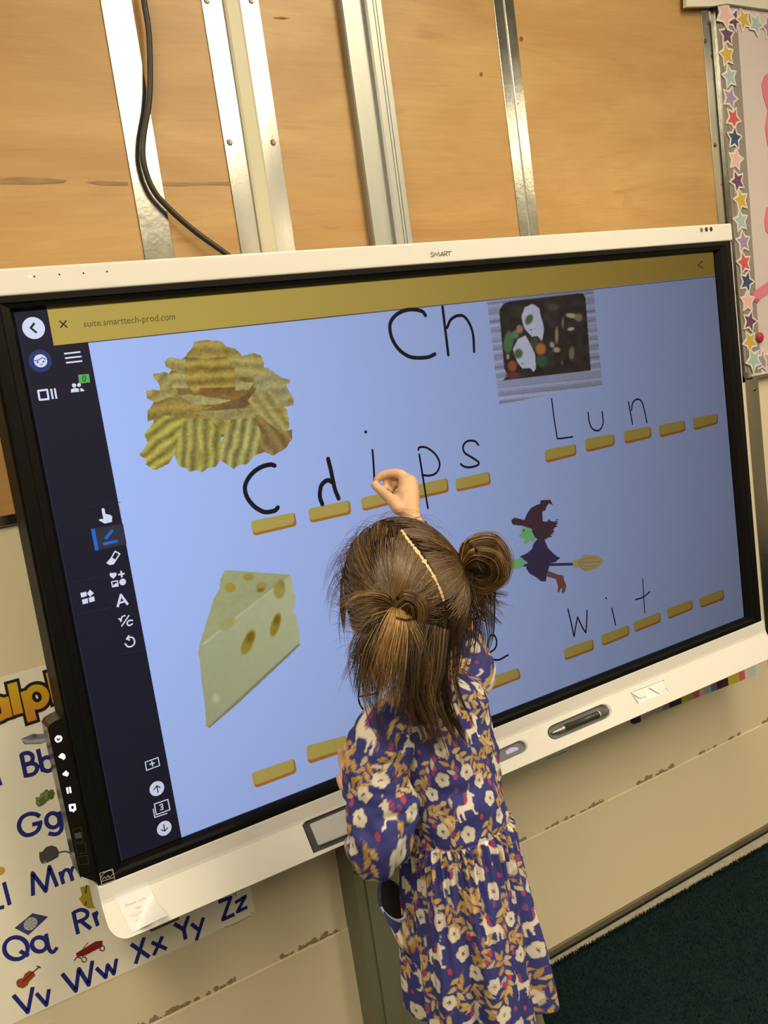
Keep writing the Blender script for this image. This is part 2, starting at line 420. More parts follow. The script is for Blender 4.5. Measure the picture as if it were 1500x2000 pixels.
# carpet: dark green, ragged cut edge, short pile
M['carpet'] = mat('dark_green_carpet', (.0085, .0235, .0270), .95, spec=.1, var=((220, 220, 220), .45, 3), bump=(700, .9, .004))
EY = .084; CT = FLOOR + .009
edge = lambda x: np.minimum(EY - .024 * x, .092)
xs = np.arange(XL + .01, XR - .01, .012); r = np.random.RandomState(4)
top = [(x, edge(x) + .006 * (r.rand() - .5) + .003 * math.sin(x * 23), CT) for x in xs]
vs = top + [(x, edge(x) + .004 * (r.rand() - .5), FLOOR + .0005) for x in xs] + [(x, YB + .02, CT) for x in xs]
n = len(xs); fs = []
for i in range(n - 1): fs += [(i, i + 1, n + i + 1, n + i), (2 * n + i, 2 * n + i + 1, i + 1, i)]
carpet = tag(mesh('carpet', vs, fs, M['carpet']), 'dark green short-pile carpet with a ragged cut edge along the wall', 'carpet')
N = 46000; px_ = r.rand(N) * 1.45 - .1; py_ = edge(px_) + .003 - np.abs(r.rand(N)) ** 1.2 * 1.05
e = int(N * .12); py_[:e] = edge(px_[:e]) + (r.rand(e) - .7) * .012
hh = .004 + r.rand(N) * .005; aa = r.rand(N) * math.pi * 2; ww = .0013; tl = (r.rand(N, 2) - .5) * .007
vs = np.zeros((N, 3, 3)); vs[:, 0] = np.stack([px_ - np.cos(aa) * ww, py_ - np.sin(aa) * ww, np.full(N, CT - .001)], 1)
vs[:, 1] = np.stack([px_ + np.cos(aa) * ww, py_ + np.sin(aa) * ww, np.full(N, CT - .001)], 1)
vs[:, 2] = np.stack([px_ + tl[:, 0], py_ + tl[:, 1], CT + hh], 1)
pile = mesh('carpet_pile', vs.reshape(-1, 3).tolist(), np.arange(N * 3).reshape(-1, 3).tolist(), M['carpet'], carpet); pile['kind'] = 'stuff'
# pale frayed backing fringe along the edge
N = 2600; px_ = r.rand(N) * 1.3 - .05; vs = []; fs = []
M['fringe'] = mat('pale_carpet_fringe', alb(165, 150, 115), .95)
for i in range(N):
    y0 = edge(px_[i]) + r.rand() * .014; a = r.rand() * 6.28; l = .003 + r.rand() * .006; b = len(vs)
    vs += [(px_[i], y0, FLOOR + .001), (px_[i] + .0016, y0, FLOOR + .001), (px_[i] + math.cos(a) * l, y0 + abs(math.sin(a)) * l, FLOOR + .002 + r.rand() * .004)]; fs.append((b, b + 1, b + 2))
fr = mesh('carpet_fringe', vs, fs, M['fringe'], carpet); fr['kind'] = 'stuff'

# ceiling lamps
lampm = emat('lamp_diffuser', LAMP_COLOR, LAMP_POWER)
k = 0
for ly, cols_ in ((-1.22, (-1.5, .4)), (-2.5, (-1.75, .65, 3.0)), (-5.6, (-1.75, .65, 3.0))):
    for lx in cols_:
        where = ('left', 'middle' if len(cols_) > 2 else 'right', 'right')[cols_.index(lx)]; row = {-1.22: 'nearest', -2.5: 'second from', -5.6: 'farthest from'}[ly]
        t = thing('ceiling_light', 'recessed fluorescent ceiling light, %s one in the row %s the display wall' % (where, row), 'ceiling light', (lx, ly, CEIL), 'fluorescent ceiling lights')
        box('frame', (lx - .33, ly - .62, CEIL - .012), (lx + .33, ly + .62, CEIL - .0005), M['white'], t)
        box('diffuser', (lx - .30, ly - .59, CEIL - .018), (lx + .30, ly + .59, CEIL - .010), lampm, t)
# ================================================================== the interactive display
SW, SH = .7144, .40185
TAU = np.array([2.0, 2.25, 2.55])             # optical depth of the added view-dimming slab (red, green, blue)
disp = thing('interactive_display', 'large wall-mounted interactive display with white frame showing a spelling lesson', 'display', (0, .05, -.46))
YB_ = -.018
box('casing', (-.742, .002, -.44), (.742, .082, .44), M['black'], disp, .006)
box('wall_mount', (-.30, .082, -.2), (-.12, YW - .0075, .2), M['black'], disp)
box('wall_mount', (.02, .082, -.2), (.24, YW - .0005, .2), M['black'], disp)
# bezel: four sloped members of the touch frame
def member(a0, a1, b0, b1):
    """outer corner pair a, inner corner pair b (x,z); front face at YB_, slope down to the glass"""
    mid = lambda o, i, t: (o[0] + (i[0] - o[0]) * t, o[1] + (i[1] - o[1]) * t)
    rows = []
    for o, i in ((a0, b0), (a1, b1)):
        f = mid(o, i, .80)
        rows.append([(o[0], .004, o[1]), (o[0], YB_ + .003, o[1]), (*[mid(o, i, .06)[0]], YB_, mid(o, i, .06)[1]), (mid(o, i, .45)[0], YB_, mid(o, i, .45)[1]),
                     (mid(o, i, .5)[0], YB_ + .002, mid(o, i, .5)[1]), (f[0], YB_ + .004, f[1]), (i[0], -.0012, i[1]), (i[0], .004, i[1])])
    n = len(rows[0]); vs = rows[0] + rows[1]
    fs = [(k, (k + 1) % n, n + (k + 1) % n, n + k) for k in range(n)] + [tuple(range(n)), tuple(range(2 * n - 1, n - 1, -1))]
    bm = bmesh.new(); bv = [bm.verts.new(v) for v in vs]
    for f in fs: bm.faces.new([bv[i] for i in f])
    bobj('bezel', bm, M['bezel'], disp)
ox, oz0, oz1 = .7525, .4225, -.4185
member((-ox, oz0), (ox, oz0), (-SW, SH), (SW, SH))
member((ox, oz0), (ox, oz1), (SW, SH), (SW, -SH))
member((ox, oz1), (-ox, oz1), (SW, -SH), (-SW, -SH))
member((-ox, oz1), (-ox, oz0), (-SW, -SH), (-SW, SH))
# white top bar with its marks
tb = box('top_bar', (-.7575, YB_ - .002, .4215), (.7565, .07, .4575), M['white'], disp, .003, 3)
box('side_edge', (.7525, YB_ + .002, -.42), (.7562, .06, .4225), M['white'], disp, .001, 1)
box('side_edge', (-.7555, YB_ + .004, -.42), (-.7525, .05, .4225), M['black'], disp, .001, 1)
YT = YB_ - .0024
for u, v in ((67, 540), (116, 536), (163, 533.5), (209, 530.5)): Flat(YT).disc(u, v, 1.8, 12).out('microphone_hole', M['black'], tb)
Flat(YT).disc(59, 540.5, 2.4, 12).out('status_light', emat('status_glow', (1, .95, .85), 1.4), tb)
for i, (u, v) in enumerate(((1370.2, 449.2), (1379.7, 448.2), (1389, 447.5))):
    Flat(YT).disc(u, v, 4.4, 18, 1.0).out('sensor_window', mat('sensor_glass', (.16, .14, .10) if i == 0 else (.02, .012, .008), .25), tb)
lg = mat('grey_print', alb(92, 88, 78), .6); Z = zoomed(838, 488, 9)
f = Flat(YT)
for s in ([(78, 55), (50, 45), (28, 62), (48, 82), (76, 92), (68, 118), (30, 122)], [(85, 118), (108, 48), (135, 102), (168, 40), (185, 112)],
          [(192, 112), (232, 40), (250, 108)], [(210, 92), (245, 88)], [(262, 108), (270, 36), (310, 34), (318, 52), (300, 68), (275, 72)], [(285, 72), (322, 104)],
          [(310, 34), (395, 26)], [(352, 32), (358, 100)]): f.stroke(Z(s), 1.5, smooth=len(s) > 5)
f.out('logo', lg, tb)

# ---- lit picture
def comp(u, v):
    d = ray(u, v); return np.exp(TAU / (d[1] / np.linalg.norm(d)))
def scr(name, c, at):
    return emat(name, tuple(float(x) for x in lin(c) * comp(*at)))
EM = {'side': scr('screen_sidebar', (34, 33, 46), (120, 900)), 'page': scr('screen_page', (164, 186, 243), (270, 1000)),
      'head': scr('screen_header', (182, 159, 78), (130, 640)), 'line': scr('screen_line', (70, 62, 60), (600, 620)),
      'ink': scr('screen_ink', (30, 26, 32), (520, 950)), 'icon': scr('screen_icon', (214, 220, 246), (66, 640)), 'navy': scr('screen_navy', (46, 60, 110), (78, 705)),
      'green': scr('screen_green', (92, 170, 88), (164, 740)), 'blue': scr('screen_blue', (44, 104, 196), (190, 1050)), 'hi': scr('screen_highlight', (52, 52, 66), (220, 1050)),
      'sep': scr('screen_separator', (48, 47, 60), (180, 1180)), 'gold': scr('screen_gold', (170, 152, 80), (530, 1020)), 'rust': scr('screen_rust', (158, 106, 48), (530, 1040)),
      'txt': scr('screen_text', (92, 76, 48), (250, 626)), 'dk': scr('screen_dark', (40, 42, 52), (66, 640)), 'faint': scr('screen_faint', (92, 104, 150), (1420, 1200))}
screen = mesh('screen', [(-SW, 0, -SH), (SW, 0, -SH), (SW, 0, SH), (-SW, 0, SH)], [(0, 1, 2, 3)], EM['side'], disp)
lay = lambda k: -.0001 - .0001 * k
Flat(lay(0)).poly([(172, 669), (1399, 538), (1453.5, 1207), (355, 1637)]).out('page_area', EM['page'], screen)
Flat(lay(1)).poly([(92, 605), (1393.5, 492.5), (1398.5, 538), (105, 675)]).out('header_bar', EM['head'], screen)
Flat(lay(2)).stroke([(172, 669), (1398, 540)], 1.6, smooth=False, caps=False).out('header_line', EM['line'], screen)
text('web_address', 'suite.smarttech-prod.com', [(163, 626), (341, 611), (342.5, 629), (164, 643)], lay(2), EM['txt'], screen)
A = zoomed(20, 600, 7.5)
Flat(lay(2)).stroke(A([(720, 200), (838, 298)]), 2.6, smooth=False, caps=False).stroke(A([(822, 195), (735, 302)]), 2.6, smooth=False, caps=False).out('close_mark', EM['dk'], screen)
Flat(lay(2)).stroke([(1370.5, 511), (1364, 518), (1371, 523)], 1.5, smooth=False).disc(1370.5, 511, 1.6).disc(1371, 523, 1.6).disc(1364, 517.5, 1.6).out('share_mark', EM['dk'], screen)
# sidebar icons
Flat(lay(1)).disc(65.7, 640.7, 21.3, 32).out('back_button', EM['icon'], screen)
Flat(lay(2)).stroke(A([(355, 232), (300, 303), (388, 375)]), 4.2, smooth=False, caps=False).out('back_arrow', EM['dk'], screen)
Flat(lay(1)).disc(78.6, 704.8, 22, 32).out('avatar_disc', EM['navy'], screen)
Flat(lay(2)).disc(79.2, 704.8, 12.6, 28).out('avatar_face', EM['icon'], screen)
Flat(lay(3)).stroke(A([(355, 785), (420, 770), (470, 740), (520, 770)]), 1.6).disc(*A([(402, 805)])[0], 1.8).disc(*A([(487, 797)])[0], 1.8).stroke(A([(430, 835), (455, 845), (475, 832)]), 1.2).out('avatar_lines', EM['navy'], screen)
f = Flat(lay(1))
for a, b in (((788, 682), (1028, 655)), ((802, 747), (1043, 721)), ((817, 814), (1055, 788))): f.stroke(A([a, b]), 3.2, smooth=False, caps=False)
f.out('menu_lines', EM['icon'], screen)
Flat(lay(1)).stroke(A([(408, 1225), (540, 1208), (562, 1345), (432, 1358)]), 3.8, smooth=False, closed=True).stroke(A([(597, 1195), (625, 1345)]), 3.6, smooth=False, caps=False).stroke(A([(650, 1188), (678, 1340)]), 3.6, smooth=False, caps=False).out('layout_icon', EM['icon'], screen)
Flat(lay(1)).rpoly(A([(993, 990), (1152, 975), (1172, 1102), (1010, 1120)]), .08).out('count_badge', EM['green'], screen)
Flat(lay(2)).ring(*A([(1083, 1046)])[0], 2.9, 5.2, 1.5).out('count_digit', scr('screen_digit', (24, 60, 30), (164, 740)), screen)
Flat(lay(1)).disc(*A([(935, 1145)])[0], 4.1).disc(*A([(1007, 1139)])[0], 3.7).poly(A([(888, 1250), (890, 1205), (940, 1182), (1000, 1190), (1012, 1238)])).poly(A([(1020, 1190), (1060, 1190), (1088, 1228), (1032, 1235)])).out('people_icon', EM['icon'], screen)
B = zoomed(140, 980, 6.667)
Flat(lay(1)).poly(B([(388, 95), (408, 80), (428, 95), (440, 158), (500, 170), (527, 188), (525, 262), (430, 285), (350, 238), (372, 224), (412, 226)])).out('hand_icon', EM['icon'], screen)
Flat(lay(1)).poly(B([(250, 355), (668, 285), (716, 552), (308, 637)])).out('selected_field', EM['hi'], screen)
Flat(lay(2)).poly(B([(250, 355), (298, 346), (354, 628), (306, 638)])).stroke(B([(440, 482), (532, 368)]), 6, smooth=False, caps=False).stroke(B([(410, 552), (600, 510)]), 5.6, smooth=False, caps=False).out('pen_icon', EM['blue'], screen)
Flat(lay(1)).stroke(B([(518, 728), (566, 645), (625, 678), (545, 805)]), 2.6, smooth=False).poly(B([(450, 797), (515, 722), (575, 755), (545, 815), (495, 826)])).out('eraser_icon', EM['icon'], screen)
Flat(lay(1)).poly(B([(492, 950), (500, 925), (535, 930), (560, 920), (585, 930), (585, 955), (545, 1003), (510, 980)])).stroke(B([(605, 950), (690, 935)]), 3.4, smooth=False, caps=False).stroke(B([(642, 900), (654, 985)]), 3.4, smooth=False, caps=False).disc(*B([(664, 1044)])[0], 6.6).stroke(B([(520, 1042), (595, 1028), (605, 1096), (532, 1108)]), 2.2, smooth=False, closed=True).poly(B([(530, 1100), (560, 1070), (600, 1050), (604, 1095)])).out('shapes_icon', EM['icon'], screen)
Flat(lay(1)).stroke(B([(598, 1372), (640, 1212), (732, 1340)]), 4.6, smooth=False, caps=False).stroke(B([(618, 1318), (706, 1295)]), 3.6, smooth=False, caps=False).out('text_icon', EM['icon'], screen)
Flat(lay(1)).stroke(B([(612, 1525), (630, 1525), (640, 1560), (655, 1495), (695, 1482)]), 2.6, smooth=False).stroke(B([(745, 1482), (652, 1618)]), 2.6, smooth=False).stroke(B([(790, 1545), (755, 1545), (725, 1570), (728, 1600), (755, 1610), (790, 1590)]), 3).out('formula_icon', EM['icon'], screen)
Flat(lay(1)).stroke(B([(735, 1772), (785, 1765), (815, 1800), (815, 1850), (775, 1885), (730, 1885), (697, 1850)]), 3).stroke(B([(745, 1745), (715, 1785), (752, 1800)]), 3, smooth=False).out('undo_icon', EM['icon'], screen)
Flat(lay(1)).poly(B([(112, 1188), (190, 1170), (198, 1228), (126, 1248)])).poly(B([(198, 1195), (238, 1145), (290, 1190), (240, 1238)])).poly(B([(132, 1275), (208, 1255), (215, 1318), (145, 1335)])).poly(B([(220, 1250), (292, 1230), (302, 1292), (232, 1312)])).out('widgets_icon', EM['icon'], screen)
for a, b in (((200, 75), (640, 5)), ((20, 1045), (370, 980)), ((60, 1475), (520, 1370)), ((640, 1985), (960, 1925))):
    Flat(lay(1)).stroke(B([a, b]), 1, smooth=False, caps=False).out('separator_line', EM['sep'], screen)
Cc = zoomed(80, 1380, 5.264)
Flat(lay(1)).stroke(Cc([(1072, 572), (1203, 524), (1220, 605), (1086, 656)]), 2, smooth=False, closed=True).stroke(Cc([(1115, 595), (1172, 578)]), 2.4, smooth=False, caps=False).stroke(Cc([(1138, 560), (1150, 615)]), 2.4, smooth=False, caps=False).out('add_page_icon', EM['icon'], screen)
for (cu, cv), pts in (((1192, 843), ([(1205, 880), (1190, 818)], [(1160, 855), (1190, 815), (1224, 832)])), ((1268, 1252), ([(1262, 1215), (1272, 1278)], [(1238, 1268), (1273, 1280), (1302, 1245)]))):
    Flat(lay(1)).disc(*Cc([(cu, cv)])[0], 14.7, 30).out('page_button', EM['icon'], screen)
    f = Flat(lay(2))
    for s in pts: f.stroke(Cc(s), 2.2, smooth=False)
    f.out('page_arrow', EM['dk'], screen)
Flat(lay(1)).stroke(Cc([(1166, 1002), (1304, 955), (1326, 1060), (1186, 1112)]), 2.2, smooth=False, closed=True).stroke(Cc([(1155, 1055), (1170, 1140), (1295, 1098)]), 2, smooth=False).stroke(Cc([(1220, 1015), (1240, 1002), (1252, 1018), (1236, 1032), (1254, 1040), (1252, 1056), (1228, 1060)]), 2.1).out('page_counter', EM['icon'], screen)

# ---- handwriting
def letter(*strokes, k=1):
    f = Flat(lay(k + 2))
    for s, w_ in strokes:
        if len(s) == 1: Flat(lay(k + 2)).disc(*s[0], w_ / 2, 14).out('letter_dot', EM['ink'], screen)
        else: f.stroke(s, w_)
    return f.out('handwritten_letter', EM['ink'], screen)
D = zoomed(440, 800, 2.679)
letter((D([(258, 293), (235, 288), (190, 300), (145, 330), (112, 375), (103, 415), (115, 460), (150, 505), (195, 533), (225, 536), (260, 528), (275, 512)]), 9))
letter((D([(538, 258), (553, 320), (572, 410), (593, 465)]), 9), (D([(508, 495), (495, 455), (500, 405), (517, 380), (540, 370), (568, 385)]), 9))
letter((D([(735, 117)]), 6.5), (D([(770, 212), (776, 290), (780, 372)]), 4.6))
letter((D([(1015, 235), (1035, 360), (1060, 515)]), 4.4), (D([(1010, 210), (1018, 197), (1055, 200), (1100, 235), (1122, 285), (1105, 330), (1070, 345), (1030, 342)]), 4.4))
letter((D([(1325, 185), (1305, 165), (1268, 165), (1245, 190), (1252, 225), (1290, 250), (1325, 275), (1318, 292), (1280, 302), (1250, 298), (1232, 285)]), 4.4))
G = zoomed(1040, 740, 3.75)
letter((G([(140, 145), (160, 300), (182, 438)]), 3.2), (G([(182, 438), (230, 434), (295, 424)]), 3.2))
letter((G([(407, 245), (415, 310), (435, 360), (470, 380), (500, 365), (517, 320), (510, 240)]), 3.2))
letter((G([(704, 170), (718, 250), (733, 332)]), 3.2), (G([(725, 230), (735, 175), (768, 148), (800, 168), (820, 230), (838, 320)]), 3.2))
I = zoomed(730, 540, 3)
letter((I([(303, 228), (285, 206), (245, 195), (190, 197), (135, 222), (100, 265), (95, 310), (110, 370), (150, 430), (205, 468), (260, 477), (320, 472), (358, 455)]), 7.6))
letter((I([(403, 178), (420, 320), (437, 460)]), 6.2), (I([(430, 300), (450, 255), (490, 230), (530, 235), (565, 285), (583, 350), (588, 440)]), 6))
J = zoomed(1060, 1100, 3.409)
letter((J([(168, 305), (190, 400), (209, 488)]), 3.2), (J([(209, 488), (220, 420), (232, 358)]), 3.2), (J([(232, 358), (260, 420), (287, 462)]), 3.2), (J([(287, 462), (293, 390), (295, 315)]), 3.2))
letter((J([(422, 233)]), 4.4), (J([(460, 300), (472, 350), (485, 412)]), 3))
letter((J([(666, 105), (672, 220), (680, 330)]), 2.4), (J([(618, 243), (670, 225), (713, 190)]), 2.8))
E6 = zoomed(560, 860, 2.778)
letter((E6([(1092, 1158), (1130, 1130), (1139, 1090), (1125, 1058), (1104, 1062), (1092, 1105), (1092, 1150), (1110, 1183), (1150, 1191), (1200, 1165)]), 4))
letter((E6([(395, 1390), (440, 1384), (492, 1370)]), 4), (E6([(492, 1370), (500, 1310), (470, 1245), (430, 1250), (400, 1310), (390, 1400), (408, 1450), (440, 1478)]), 4))
text('status_text', 'Saving', [(1401, 1197), (1427, 1193), (1428, 1199), (1402, 1204)], lay(2), EM['faint'], screen)
# ---- gold letter slots
def slot(px):
    px = [np.array(p, float) for p in px]
    h = (px[3] - px[0]) * .0; side = Flat(lay(1)).rpoly(px, .28).out('letter_slot', EM['rust'], screen)
    q = [px[0], px[1] + (px[2] - px[1]) * .0 - (px[1] - px[0]) * .03, px[2] + (px[1] - px[2]) * .20 - (px[2] - px[3]) * .05, px[3] + (px[0] - px[3]) * .20]
    Flat(lay(2)).rpoly(q, .28).out('slot_face', EM['gold'], screen)
for px in ([(489.6, 1017.6), (576, 1000.4), (580, 1027), (495, 1047)], [(601.6, 994), (683, 976.6), (686.5, 1004), (606, 1022)], [(704, 973), (781.5, 955), (784.5, 980), (709, 999)],
           [(798, 950.5), (874, 933), (877.5, 961), (802, 978)], [(888.7, 936), (956, 920.5), (959.5, 946), (892, 961)],
           E6([(1060, 1298), (1258, 1234), (1272, 1292), (1066, 1372)]), [(490.6, 1510), (575, 1481), (580, 1509), (498, 1540)], [(598, 1457), (677, 1436), (681, 1466), (602, 1493)]): slot(px)
for s in ([(90, 520), (318, 476), (323, 560), (98, 618)], [(383, 440), (600, 403), (604, 488), (394, 540)], [(667, 382), (868, 347), (874, 430), (677, 479)], [(923, 340), (1115, 303), (1121, 383), (934, 432)], [(1172, 290), (1357, 253), (1361, 328), (1182, 379)]): slot(G(s))
for s in ([(138, 572), (335, 503), (343, 577), (149, 650)], [(387, 480), (572, 411), (579, 480), (399, 554)], [(603, 395), (780, 324), (788, 392), (614, 462)], [(825, 305), (995, 242), (1001, 307), (837, 375)], [(1040, 235), (1200, 171), (1211, 240), (1052, 300)]): slot(J(s))

# ---- witch clip art
Wt = zoomed(930, 950, 5)
wc = lambda n, c: scr(n, c, (1050, 1070))
WD, WR, WG, WB, WS = wc('witch_dark', (48, 40, 62)), wc('witch_hat', (58, 40, 46)), wc('witch_green', (92, 142, 96)), wc('witch_broom', (138, 124, 84)), wc('witch_boot', (98, 58, 50))
Flat(lay(2)).poly(Wt([(230, 762), (945, 745), (945, 772), (230, 790)])).out('broom_stick', WD, screen)
Flat(lay(3)).poly(Wt([(940, 735), (960, 712), (1000, 715), (1050, 665), (1110, 668), (1190, 675), (1250, 728), (1190, 795), (1130, 815), (1060, 835), (1010, 792), (960, 795), (945, 770)])).out('broom_brush', WB, screen)
f = Flat(lay(4))
for s in ([(1000, 735), (1080, 700), (1180, 700)], [(1000, 750), (1100, 740), (1220, 735)], [(1005, 765), (1080, 780), (1170, 775)], [(1010, 780), (1050, 805), (1100, 805)]): f.stroke(Wt(s), .9)
f.out('broom_lines', wc('witch_broom_dark', (98, 86, 60)), screen)
Flat(lay(3)).poly(Wt([(705, 825), (800, 862), (850, 870), (858, 910), (880, 970), (870, 1020), (848, 1050), (835, 1030), (838, 985), (820, 1010), (812, 1038), (795, 1030), (798, 975), (780, 905), (690, 880)])).out('witch_boot', WS, screen)
Flat(lay(4)).poly(Wt([(600, 510), (665, 515), (700, 600), (760, 660), (800, 690), (825, 695), (800, 715), (775, 740), (720, 750), (705, 820), (690, 870), (680, 930), (630, 925), (590, 890), (520, 850), (488, 800), (500, 740), (470, 725), (425, 685), (500, 650), (545, 610), (560, 560)])).out('witch_dress', WD, screen)
Flat(lay(5)).poly(Wt([(445, 395), (560, 400), (580, 500), (560, 560), (545, 530), (520, 530), (500, 560), (475, 568), (465, 545), (480, 520), (460, 510), (410, 490), (440, 455)])).poly(Wt([(330, 755), (350, 722), (400, 710), (435, 690), (470, 720), (490, 745), (465, 770), (430, 805), (380, 812), (330, 790)])).out('witch_skin', WG, screen)
Flat(lay(6)).disc(*Wt([(465, 432)])[0], 2.2).out('witch_eye', WD, screen)
Flat(lay(6)).poly(Wt([(345, 325), (375, 305), (440, 320), (470, 330), (490, 280), (530, 215), (580, 185), (625, 170), (630, 135), (725, 130), (750, 185), (712, 165), (682, 205), (682, 232), (645, 245), (650, 340), (690, 345), (715, 318), (725, 338), (770, 345), (790, 318), (805, 322), (780, 338), (810, 345), (782, 355), (805, 370), (775, 375), (795, 395), (765, 400), (755, 430), (765, 450), (740, 450), (755, 470), (720, 470), (745, 490), (705, 500), (680, 518), (600, 515), (575, 500), (545, 440), (545, 415), (450, 385), (360, 375), (345, 350)])).out('witch_hat', WR, screen)

# ---- photo prints on the page: chips, cheese, lunch box
vp = emat('screen_photo', (1, 1, 1), 1.0, attr=True)
def conv_at(u, v):
    k = comp(u, v)
    return lambda c: lin(np.clip(c, 0, 255)) * k
K = zoomed(230, 630, 3.75)
def chip(pt, px, ang, period, base, amp, seed, ph=0.0, wob=.7):
    ca, sa = math.cos(ang), math.sin(ang); base = np.array(base, float) * np.array([.93, .95, 1.18])
    def col(X, Y):
        t = (X * ca + Y * sa) / period * 2 * math.pi + ph + (vnoise(X.shape, 26, seed + 3) - .5) * 1.6
        s = np.sin(t); n = vnoise(X.shape, 5, seed) - .5; n2 = vnoise(X.shape, 22, seed + 1) - .5
        k = 1 + amp * s + .16 * n + .16 * n2
        c = base * k[..., None]; br = np.clip(n2 - .22, 0, 1)[..., None] * 2.0
        return c * (1 - br) + np.array([128, 92, 34]) * br
    pt.fill(K(px), col, seed=seed, wob=wob)
cp = Paint(268, 660, 582, 926, .8)
O = (172, 156, 74)
chip(cp, [(260, 560), (420, 300), (560, 200), (860, 240), (1040, 400), (1180, 520), (1230, 700), (1150, 900), (980, 800), (700, 850), (480, 850), (260, 800)], 1.4, 40, (132, 104, 48), .05, 10)
chip(cp, [(1020, 330), (1100, 330), (1200, 400), (1265, 415), (1262, 445), (1235, 455), (1255, 500), (1295, 560), (1285, 610), (1230, 620), (1000, 520), (990, 400)], 1.45, 26, (168, 154, 88), .07, 11)
chip(cp, [(340, 290), (370, 255), (510, 265), (520, 380), (430, 360), (350, 325)], 1.7, 28, O, .10, 12)
chip(cp, [(255, 375), (290, 370), (340, 360), (410, 390), (420, 470), (460, 560), (330, 550), (300, 450), (265, 410)], .5, 22, (160, 142, 66), .10, 13)
chip(cp, [(205, 500), (260, 490), (350, 500), (420, 560), (260, 585), (210, 550)], 1.2, 22, (164, 148, 70), .09, 14)
chip(cp, [(215, 650), (260, 590), (380, 545), (520, 560), (640, 620), (1000, 600), (1010, 700), (700, 720), (430, 700), (330, 690), (215, 730)], 1.5, 30, (158, 134, 56), .10, 15)
chip(cp, [(395, 370), (520, 360), (520, 480), (400, 480)], 1.6, 20, (168, 154, 76), .10, 16)
chip(cp, [(800, 250), (920, 240), (1000, 220), (1050, 240), (1075, 300), (1065, 370), (1010, 400), (860, 400), (830, 300)], 1.62, 24, O, .10, 17)
chip(cp, [(500, 230), (550, 180), (560, 140), (640, 125), (760, 135), (790, 170), (860, 190), (905, 230), (910, 270), (800, 260), (520, 270)], 1.55, 27, (164, 140, 58), .10, 18)
chip(cp, [(500, 255), (640, 265), (800, 248), (830, 320), (855, 325), (860, 470), (840, 560), (700, 575), (560, 520), (500, 440), (490, 340)], 1.52, 25, (162, 136, 52), .17, 19, 1.0)
chip(cp, [(600, 480), (880, 470), (960, 490), (860, 560), (700, 570), (600, 520)], 1.5, 40, (140, 104, 46), .10, 20)
chip(cp, [(860, 425), (1000, 440), (960, 490), (860, 500)], 1.4, 24, (172, 160, 84), .08, 21)
chip(cp, [(440, 535), (520, 525), (700, 550), (830, 570), (720, 600), (560, 600)], 1.4, 40, (176, 160, 84), .06, 22)
chip(cp, [(640, 640), (820, 575), (920, 540), (1010, 470), (1000, 560), (940, 620), (800, 660)], .9, 40, (122, 92, 48), .05, 23)
chip(cp, [(550, 660), (700, 645), (980, 620), (1010, 690), (800, 708), (640, 680)], 1.4, 40, (170, 152, 78), .06, 24)
chip(cp, [(950, 570), (1010, 500), (1120, 500), (1240, 640), (1260, 740), (1250, 800), (1225, 860), (1120, 800), (1020, 690)], -.62, 20, (166, 150, 72), .10, 25)
chip(cp, [(1010, 700), (1060, 700), (1200, 810), (1280, 780), (1280, 850), (1235, 920), (1140, 978), (1080, 950), (1000, 975)], -.6, 24, (146, 116, 58), .12, 26)
chip(cp, [(430, 700), (660, 700), (830, 715), (800, 820), (480, 820)], .5, 26, (160, 142, 60), .10, 27)
chip(cp, [(155, 970), (220, 880), (190, 820), (260, 730), (330, 680), (430, 690), (500, 705), (450, 800), (430, 940), (380, 1030), (270, 1085), (205, 1040), (210, 1010)], .92, 21, (164, 150, 58), .20, 28)
chip(cp, [(440, 830), (480, 730), (530, 700), (650, 705), (740, 760), (765, 880), (755, 1000), (720, 1060), (660, 1065), (620, 1100), (575, 1080), (530, 1098), (490, 1065), (440, 1050), (415, 970)], .04, 21, (158, 146, 62), .18, 29)
chip(cp, [(760, 880), (800, 760), (850, 715), (960, 695), (1005, 710), (1045, 790), (1040, 900), (1000, 980), (950, 1040), (890, 1045), (850, 1078), (800, 1040), (755, 1015), (750, 950)], .22, 21, (162, 152, 72), .20, 30)
cp.blur(1)
cp.out('chips_picture', lay(2), vp, screen, conv_at(425, 800))
H = zoomed(340, 1080, 5); ch = Paint(384, 1110, 590, 1424, 1.0)
OUT = [(495, 165), (640, 172), (860, 190), (1135, 210), (1155, 240), (1165, 370), (1190, 420), (1180, 520), (1160, 580), (1200, 625), (1215, 720), (1232, 900), (1100, 1030), (880, 1230), (640, 1460), (345, 1715), (310, 1695), (300, 1500), (265, 1250), (250, 1050), (230, 980), (250, 880), (300, 720), (350, 560), (380, 540), (385, 440), (440, 350), (450, 250)]
ch.fill(H(OUT), lambda X, Y: np.array([160, 162, 126]) * (1 - .05 * (Y - 1250)[..., None] / 170 + .03 * (X - 490)[..., None] / 90), n=.025, cell=9)
ch.fill(H([(495, 165), (860, 190), (1135, 210), (1090, 260), (930, 370), (600, 620), (430, 760), (270, 890), (250, 880), (300, 720), (350, 560), (385, 440), (440, 350), (450, 250)]), (152, 153, 112), n=.05, cell=9)
ch.fill(H([(270, 890), (430, 760), (620, 610), (930, 370), (1090, 255), (1100, 262), (940, 385), (630, 628), (440, 778), (280, 905)]), (172, 174, 140))
ch.fill(H([(1232, 900), (1100, 1030), (640, 1460), (345, 1715), (330, 1700), (700, 1360), (1090, 1000), (1222, 880)]), (122, 122, 92))
